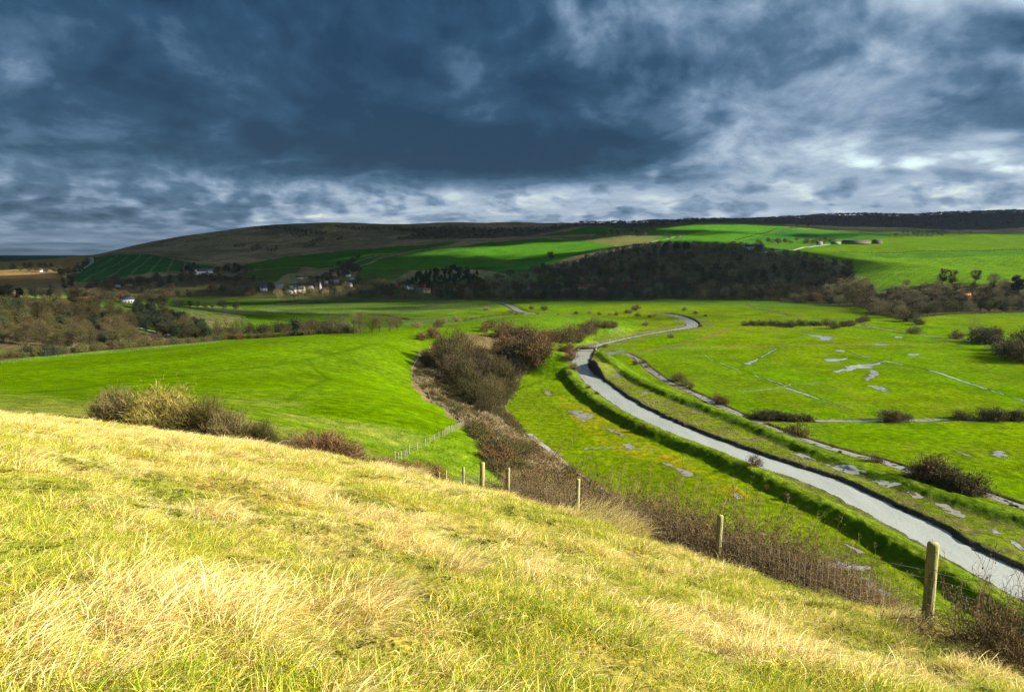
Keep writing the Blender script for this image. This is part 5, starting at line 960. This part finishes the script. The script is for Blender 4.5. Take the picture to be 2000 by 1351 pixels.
# ------------------------------------------------------------------ brambles and thorns behind the fence
def make_bramble(seed, n=55, h=1.3, w=2.4, leafy=.3, tips=26):
    rng = np.random.default_rng(seed); st, cr2 = MB(), MB()
    for i in range(n):
        a = rng.uniform(0, 6.28); r = w / 2 * math.sqrt(rng.random()) * .8; p = np.array([r * math.cos(a), r * math.sin(a), -.1]); d = unit(np.array([rng.normal() * .9, rng.normal() * .9, 1.0])); L = h * rng.uniform(.8, 1.7); pts = [p]
        arch = rng.uniform(.05, .38)
        for k in range(7): d = unit(d + rng.normal(size=3) * .2 + np.array([0, 0, -arch])); p = p + d * L / 7; pts.append(p)
        st.tube(pts, np.linspace(.010, .003, 8), 3); pts = np.array(pts); q = rng.integers(2, 8, tips); b0 = pts[q] + (pts[q - 1] - pts[q]) * rng.random((tips, 1))
        twigs(cr2, b0, rng.normal(size=(tips, 3)) + np.array([0, 0, .3]), rng.uniform(.08, .32, tips), rng.uniform(.004, .009, tips), rng, bend=.5)
        nl = min(tips, int(tips * leafy * rng.uniform(0, 2)))
        if nl: leaves(cr2, b0[:nl] + rng.normal(size=(nl, 3)) * .10, rng.uniform(.025, .06, nl), rng, 1)
    return st, cr2
BST = foliage_mat('bramble_stem', [(.14, .09, .042), (.115, .08, .036), (.16, .105, .05)]); BLF = foliage_mat('bramble_leaf', [(.09, .12, .03), (.16, .13, .04), (.14, .08, .035)], .2)
BR = [two(make_bramble(s, leafy=lf, n=nn), 'bramble', BST, BST, BLF) for s, lf, nn in ((301, .1, 120), (302, .7, 120), (303, .05, 110), (304, .35, 120))]
TH = [two(make_bramble(s, n=34, h=1.7, w=1.8, leafy=.12, tips=60), 'thorn', BST, BST, OLIVE) for s in (311, 312)]
BRL = [(890,36,930,40,0,'thin'),(925,29,930,50,0,'thin'),(965,28,925,70,0,'thin'),(1020,25,930,90,1,'leafy'),(1050,27,920,110,1,'leafy'),(1095,24,940,100,1,'leafy'),(1070,21.5,965,90,1,'leafy'),(1150,23,950,110,0,'bare'),(1190,21,970,110,0,'bare'),(1225,19.5,985,100,3,'bare'),(1260,20,975,110,0,'bare'),(1300,18.5,985,110,2,'bare'),(1345,18,985,120,2,'bare'),(1385,17.5,1010,110,0,'bare'),(1440,16.5,1025,120,3,'bare'),(1480,16,1020,120,3,'bare'),(1520,15.2,1050,120,3,'bare'),(1560,14.6,1065,120,0,'bare'),(1600,14.2,1085,110,3,'bare'),(1640,13.6,1105,110,3,'bare'),(1690,13,1140,100,2,'bare'),(1000,23.5,955,70,1,'leafy'),(1130,20.8,990,90,1,'leafy'),(1240,18.2,1010,100,0,'bare'),(1330,16.8,1045,100,0,'bare'),(1460,14.9,1085,110,3,'bare'),(1550,13.6,1120,110,3,'bare'),(1740,12.4,1175,90,2,'bare'),(1930,9.6,1170,170,3,'bare'),(1985,9.0,1150,150,0,'bare'),(2050,8.6,1180,160,0,'bare'),(1880,9.9,1215,110,3,'bare')]
BRL = BRL + [(px + 22, D + 1.1, top - 6, w, (k + 1) % 4 if lb != 'leafy' else 1, lb) for px, D, top, w, k, lb in BRL if 960 < px < 1700]
for i, (px, D, top, w, k, lb) in enumerate(BRL):
    put_top('bramble', BR[k], px, top - 8, D, w * 1.4, ('leafy green flecked bramble thicket behind the fence wire' if lb == 'leafy' else ('thin leafless bramble at the far end of the fence' if lb == 'thin' else 'bare brown bramble tangle behind the fence wire')), 'bramble', (1.05, 2.5), 'brambles behind the fence', .5)
for px, D, top, w in [(1285,19.5,958,90),(1360,18.3,975,100),(1490,16.2,1010,120),(1535,15.4,1030,110),(1580,15,1050,90),(1330,18.2,960,80),(1965,8.8,1095,150),(2010,8.4,1130,120)]:
    put_top('thorn_bush', TH[px % 2], px, top, D, w, 'spindly thorn bush poking above the brambles', 'bush', (1.7, 2.0), 'thorns above the brambles', .8)

# ------------------------------------------------------------------ near stock fence
PW, nt, b = new_mat('fence_post_wood')
tc = N(nt, 'ShaderNodeTexCoord'); mp_ = N(nt, 'ShaderNodeMapping'); mp_.inputs['Scale'].default_value = (22, 22, 1.4); nt.links.new(tc.outputs['Object'], mp_.inputs[0])
n = N(nt, 'ShaderNodeTexNoise'); n.inputs['Scale'].default_value = 2.2; n.inputs['Detail'].default_value = 6; nt.links.new(mp_.outputs[0], n.inputs['Vector'])
n2_ = N(nt, 'ShaderNodeTexNoise'); n2_.inputs['Scale'].default_value = 3; nt.links.new(tc.outputs['Object'], n2_.inputs['Vector'])
r1 = ramp(nt, [(.3, (.12, .11, .045)), (.52, (.26, .24, .10)), (.8, (.36, .33, .16))], n.outputs[0]); cc = mixc(nt, mapr(nt, n2_.outputs[0], .45, .7, 0, .55), r1.outputs[0], (.20, .22, .07)); nt.links.new(cc, b.inputs['Base Color'])
bp = N(nt, 'ShaderNodeBump'); bp.inputs['Distance'].default_value = .02; nt.links.new(n.outputs[0], bp.inputs['Height']); nt.links.new(bp.outputs[0], b.inputs['Normal'])
fence = ob('stock_fence', None, loc=(0, 0, 0)); fence.empty_display_size = .3
FP = [(858, 922, 47, .05), (871, 918, 40, .05), (905, 912, 31, .065), (942, 903, 26, .10), (993, 914, 24, .066), (1129, 935, 20, .07), (1407, 1006, 16.2, .078), (1823, 1060, 10.4, .088), (2420, 1190, 7.4, .07)]
posts = []
for px, top, D, r in FP:
    x, y, zt = at_D(px, top, D); zb = float(H(x, y)); posts.append((x, y, zb, zt))
fence.location = (posts[6][0], posts[6][1], posts[6][2]); FO = Vector(fence.location)
tag(fence, 'wooden post and galvanised wire stock fence along the grassy brow', 'fence')
print('POSTS', [(round(p[3] - p[2], 2)) for p in posts])
for (x, y, zb, zt), (_, _, D, r) in zip(posts, FP):
    mb = MB(); z0, z1 = zb - .5, zt; k = 14; lean = (random.uniform(-.02, .02), random.uniform(-.02, .02)); hh = z1 - z0
    zz = np.array([0, .25, .5, .75, .985, 1.0]) * hh; rad = r * np.array([1.03, 1.0, .99, .985, .98, .88]); mb.tube([(lean[0] * q, lean[1] * q, q) for q in zz], rad * (1 + np.random.default_rng(int(D * 10)).normal(size=6) * .01), k)
    po = ob('post', mb.mesh('post', [PW], smooth=False), fence, loc=Vector((x - lean[0] * hh, y - lean[1] * hh, z0)) - FO)
    me = po.data; nrm = None
    st_ = MB()
    for q in (.25, .45, .65, .85): st_.box((-r * .75, -r * .72, hh * .35 + q * hh * .6), (.02, .02, .035))
    ob('staple', st_.mesh('staple', [WIRE]), po)
for i, zf in enumerate([.06, .17, .28, .40, .53, .67, .82, .97, 1.10]):
    mb = MB()
    for (a, c) in zip(posts[:-1], posts[1:]):
        L = math.hypot(c[0] - a[0], c[1] - a[1]); kk = 10; pts = []
        for s in np.linspace(0, 1, kk + 1):
            X, Y = a[0] + (c[0] - a[0]) * s, a[1] + (c[1] - a[1]) * s; base = a[2] + (c[2] - a[2]) * s; pts.append(Vector((X - .06, Y - .06, base + zf - (.05 * math.sin(math.pi * s) if zf > .9 else .02 * math.sin(math.pi * s)))) - FO)
        mb.tube(pts, [.0024] * len(pts), 3)
    ob('wire', mb.mesh('wire', [WIRE]), fence)
mb = MB()
for (a, c) in zip(posts[:-1], posts[1:]):
    L = math.hypot(c[0] - a[0], c[1] - a[1]); kk = int(L / .16)
    for s in (np.arange(kk) + .5) / kk:
        X, Y = a[0] + (c[0] - a[0]) * s, a[1] + (c[1] - a[1]) * s; base = a[2] + (c[2] - a[2]) * s
        mb.tube([Vector((X - .06, Y - .06, base + .06 - .02 * math.sin(math.pi * s))) - FO, Vector((X - .06 + random.uniform(-.015, .015), Y - .06, base + .82 - .02 * math.sin(math.pi * s))) - FO], [.0014, .0014], 3)
STAY = plain_mat('rusty_wire', (.22, .21, .20), (.30, .29, .28), 6.0, .6, .3)
tag(ob('stay_wires', mb.mesh('stay_wires', [STAY]), fence), kind='stuff')

# ------------------------------------------------------------------ foreground grass
def blade_arrays(rng, n, Lr, wr, spread, lean, curl, tones, wind=(1, .15)):
    a = rng.uniform(0, 6.28, n); rr = spread * np.sqrt(rng.random(n)); root = np.column_stack([rr * np.cos(a), rr * np.sin(a), np.full(n, -.03)])
    L = rng.uniform(*Lr, n); w = rng.uniform(*wr, n); dirs = np.column_stack([wind[0] * lean + rng.normal(size=n) * .38, wind[1] * lean + rng.normal(size=n) * .38, np.ones(n)]); d = unit(dirs)
    bendv = np.column_stack([wind[0] * curl + rng.normal(size=n) * .3 * curl + d[:, 0] * .4, wind[1] * curl + rng.normal(size=n) * .5 * curl + d[:, 1] * .4, -np.abs(curl) * rng.uniform(.3, 1.3, n)])
    side = unit(np.column_stack([rng.normal(size=n), rng.normal(size=n), rng.normal(size=n) * .3])); S_ = 5; P = [root]; cur = d.copy()
    for k in range(1, S_): cur = unit(cur + bendv * (.28 + .16 * k)); P.append(P[-1] + cur * (L / (S_ - 1))[:, None])
    V = []
    for k in range(S_): 
        ww = w * (1.0, .95, .8, .5, .08)[k]; V += [P[k] - side * ww[:, None] / 2, P[k] + side * ww[:, None] / 2]
    v = np.concatenate(V); i = np.arange(n); f = []
    for k in range(S_ - 1): A, B_, Cc, Dd = i + 2*k*n, i + (2*k+1)*n, i + (2*k+3)*n, i + (2*k+2)*n; f += [np.stack([A, B_, Cc], -1), np.stack([A, Cc, Dd], -1)]
    t = np.array(tones)[rng.integers(0, len(tones), n)] * rng.uniform(.8, 1.2, (n, 1)); c = np.tile(t, (2 * S_, 1)); 
    return v, np.concatenate(f), c
GM, nt, b = new_mat('grass_blade')
at = N(nt, 'ShaderNodeAttribute', attribute_name='Col'); oi = N(nt, 'ShaderNodeObjectInfo'); v_ = N(nt, 'ShaderNodeVectorMath', operation='SCALE'); nt.links.new(at.outputs['Color'], v_.inputs[0]); nt.links.new(mapr(nt, oi.outputs['Random'], 0, 1, .82, 1.18), v_.inputs['Scale'])
nt.links.new(v_.outputs[0], b.inputs['Base Color']); b.inputs['Roughness'].default_value = .55; b.inputs['Specular IOR Level'].default_value = .25
t_ = N(nt, 'ShaderNodeBsdfTranslucent'); nt.links.new(v_.outputs[0], t_.inputs[0]); mx = N(nt, 'ShaderNodeMixShader'); mx.inputs[0].default_value = .4; nt.links.new(b.outputs[0], mx.inputs[1]); nt.links.new(t_.outputs[0], mx.inputs[2]); nt.links.new(mx.outputs[0], nt.nodes['Material Output'].inputs[0])
SG = [(.90, .72, .32), (.84, .62, .23), (.93, .82, .48), (.66, .44, .14), (.74, .58, .17), (.88, .72, .30)]; GG = [(.25, .34, .006), (.35, .42, .012), (.17, .27, .006), (.52, .49, .025), (.68, .58, .10)]; OG = [(.50, .34, .12), (.42, .26, .09)]
tc_col = bpy.data.collections.new('grass_tufts')
def tuft(i, parts):
    rng = np.random.default_rng(900 + i); V, F, K, n = [], [], [], 0
    for p in parts:
        v, f, c = blade_arrays(rng, *p); V.append(v); F.append(f + n); K.append(c); n += len(v)
    me = mesh_np('tuft', np.concatenate(V), np.concatenate(F), [GM], col=np.concatenate(K)); o = bpy.data.objects.new('grass_tuft_%02d' % i, me); tc_col.objects.link(o)
# index 0-2 straw long, 3-5 straw short, 6-8 green, 9-11 mixed
for i in range(3): tuft(i, [(56, (.10, .24), (.0022, .0046), .09, .34, .50, SG + OG), (12, (.08, .16), (.0022, .0046), .11, .3, .3, GG)])
for i in range(3, 6): tuft(i, [(54, (.08, .17), (.0022, .0046), .13, .5, .5, SG), (10, (.07, .14), (.002, .004), .12, .3, .3, GG)])
for i in range(6, 9): tuft(i, [(56, (.06, .15), (.0025, .005), .13, .2, .28, GG), (8, (.12, .22), (.002, .004), .12, .5, .4, SG)])
for i in range(9, 12): tuft(i, [(38, (.07, .15), (.0025, .0048), .13, .3, .32, GG + GG + SG[4:]), (30, (.09, .20), (.0022, .0046), .13, .5, .45, SG + OG)])
gx, gy, gs, gk, gr = [], [], [], [], []
rng = np.random.default_rng(77)
for r0, r1, dn, sc in ((1.2, 5, 180, .9), (5, 10, 110, .95), (10, 18, 60, 1.05), (18, 30, 32, 1.2), (30, 48, 17, 1.35), (48, 68, 8, 1.5)):
    A = (r1 * r1 - r0 * r0) * .5 * math.radians(100); n_ = int(A * dn); r_ = np.sqrt(rng.uniform(r0 * r0, r1 * r1, n_)); t__ = np.radians(rng.uniform(-52, 48, n_)); x, y = r_ * np.sin(t__), r_ * np.cos(t__)
    fl_x = np.array([p[0] for p in posts]); fl_y = np.array([p[1] for p in posts])
    # keep to the near side of the fence (plus a little) and thin out at the pasture
    o_ = np.argsort(fl_y); lim = np.interp(y, fl_y[o_], fl_x[o_]); lim = np.where(y > 47, -8 - (y - 47) * .5, lim); keep = x < lim + 1.6; keep &= rng.random(n_) < sstep(70, 46, r_ + (fbm(x, y, 6, 2, 402) - .5) * 16) + .02
    # no plants inside the camera
    x, y, r_ = x[keep], y[keep], r_[keep]; m_ = len(x); pa = fbm(x, y, 2.4, 3, 401); pb = fbm(x, y, .9, 2, 403); dist = sstep(6, 30, r_)
    pst = np.clip(.34 + .42 * dist + (pa - .5) * 3.2, .03, .95); u = rng.random(m_); long_ = pb > .56
    k = np.where(u < pst * .75, np.where(long_, rng.integers(0, 3, m_), rng.integers(3, 6, m_)), np.where(u < pst * .75 + .22, rng.integers(9, 12, m_), rng.integers(6, 9, m_)))
    s_ = sc * rng.uniform(.75, 1.25, m_) * (.7 + 1.0 * sstep(.42, .68, pb)) * (.8 + .4 * pa); gx += list(x); gy += list(y); gs += list(s_); gk += list(k); gr += list(rng.normal(size=m_) * 1.25 + (fbm(x, y, 5, 2, 405) - .5) * 2)
gx, gy, gs, gk, gr = map(np.array, (gx, gy, gs, gk, gr)); print('TUFTS', len(gx))
me = bpy.data.meshes.new('grass'); me.vertices.add(len(gx)); me.vertices.foreach_set('co', np.column_stack([gx, gy, H(gx, gy)]).astype(np.float32).ravel())
a_ = me.attributes.new('kind_index', 'INT', 'POINT'); a_.data.foreach_set('value', gk.astype(np.int32)); a_ = me.attributes.new('size', 'FLOAT', 'POINT'); a_.data.foreach_set('value', gs.astype(np.float32))
tilt = np.column_stack([np.random.default_rng(5).normal(size=len(gx)) * .10 - .05, np.random.default_rng(6).normal(size=len(gx)) * .10 + .12, gr]); a_ = me.attributes.new('turn', 'FLOAT_VECTOR', 'POINT'); a_.data.foreach_set('vector', tilt.astype(np.float32).ravel()); me.update()
grass = ob('grass', me); tag(grass, 'wind blown straw and green grass covering the near hillside', 'grass', kind='stuff')
ng = bpy.data.node_groups.new('grass_scatter', 'GeometryNodeTree'); ng.interface.new_socket('Geometry', in_out='INPUT', socket_type='NodeSocketGeometry'); ng.interface.new_socket('Geometry', in_out='OUTPUT', socket_type='NodeSocketGeometry')
gi, go = ng.nodes.new('NodeGroupInput'), ng.nodes.new('NodeGroupOutput'); iop = ng.nodes.new('GeometryNodeInstanceOnPoints'); ci = ng.nodes.new('GeometryNodeCollectionInfo'); ci.inputs['Collection'].default_value = tc_col; ci.inputs['Separate Children'].default_value = True; ci.inputs['Reset Children'].default_value = True
def na(nm, ty): q = ng.nodes.new('GeometryNodeInputNamedAttribute'); q.data_type = ty; q.inputs['Name'].default_value = nm; return q.outputs['Attribute']
L_ = ng.links.new; L_(gi.outputs[0], iop.inputs['Points']); L_(ci.outputs[0], iop.inputs['Instance']); iop.inputs['Pick Instance'].default_value = True; L_(na('kind_index', 'INT'), iop.inputs['Instance Index']); L_(na('turn', 'FLOAT_VECTOR'), iop.inputs['Rotation']); L_(na('size', 'FLOAT'), iop.inputs['Scale']); L_(iop.outputs[0], go.inputs[0])
md = grass.modifiers.new('scatter', 'NODES'); md.node_group = ng
# big tussocks by the fence
def tussock(px, D, w, h, label, seed):
    x, y = at_D(px, 900, D)[:2]; rng = np.random.default_rng(seed); V, F, K, n = [], [], [], 0
    for p in [(900, (h * .5, h * 1.2), (.004, .008), w * .5, .45, .35, SG + OG + SG), (500, (h * .3, h * .7), (.005, .009), w * .5, .2, .3, GG)]:
        v, f, c = blade_arrays(rng, *p); V.append(v); F.append(f + n); K.append(c); n += len(v)
    tag(ob('grass_tussock', mesh_np('grass_tussock', np.concatenate(V), np.concatenate(F), [GM], col=np.concatenate(K)), loc=(x, y, float(H(x, y)) - .02)), label, 'grass tussock')
tussock(1165, 18.2, 1.9, .95, 'large shaggy grass tussock in front of a fence post', 1); tussock(1225, 17.4, 1.3, .6, 'smaller straw tussock beside the large shaggy one', 2); tussock(1790, 10.3, .8, .55, 'grass tussock at the foot of the thickest post', 3)
tussock(800, 27, 1.2, .6, 'pale tussock on the brow left of the fence', 4); tussock(445, 41, 1.2, .8, 'pale dead stalks in front of the thicket', 5); tussock(690, 5.6, .8, .42, 'long wind swept tussock leaning across the slope', 6); tussock(640, 5.0, .7, .38, 'long straw tussock next to the wind swept one', 7); tussock(880, 8.6, .5, .5, 'upright straw tussock in the middle of the slope', 8)
# ------------------------------------------------------------------ the air
hz = MB(); hz.box((0, 0, 150), (90000, 90000, 400)); hm = bpy.data.materials.new('air'); hm.use_nodes = True; hnt = hm.node_tree; hnt.nodes.remove(hnt.nodes['Principled BSDF'])
pv = hnt.nodes.new('ShaderNodeVolumePrincipled'); pv.inputs['Color'].default_value = (.38, .64, 1.0, 1); pv.inputs['Density'].default_value = 1.1e-5; pv.inputs['Anisotropy'].default_value = 0.0
hnt.links.new(pv.outputs[0], hnt.nodes['Material Output'].inputs['Volume'])
tag(ob('haze', hz.mesh('haze', [hm])), 'thin blue haze filling the distant valley', 'haze', kind='stuff')
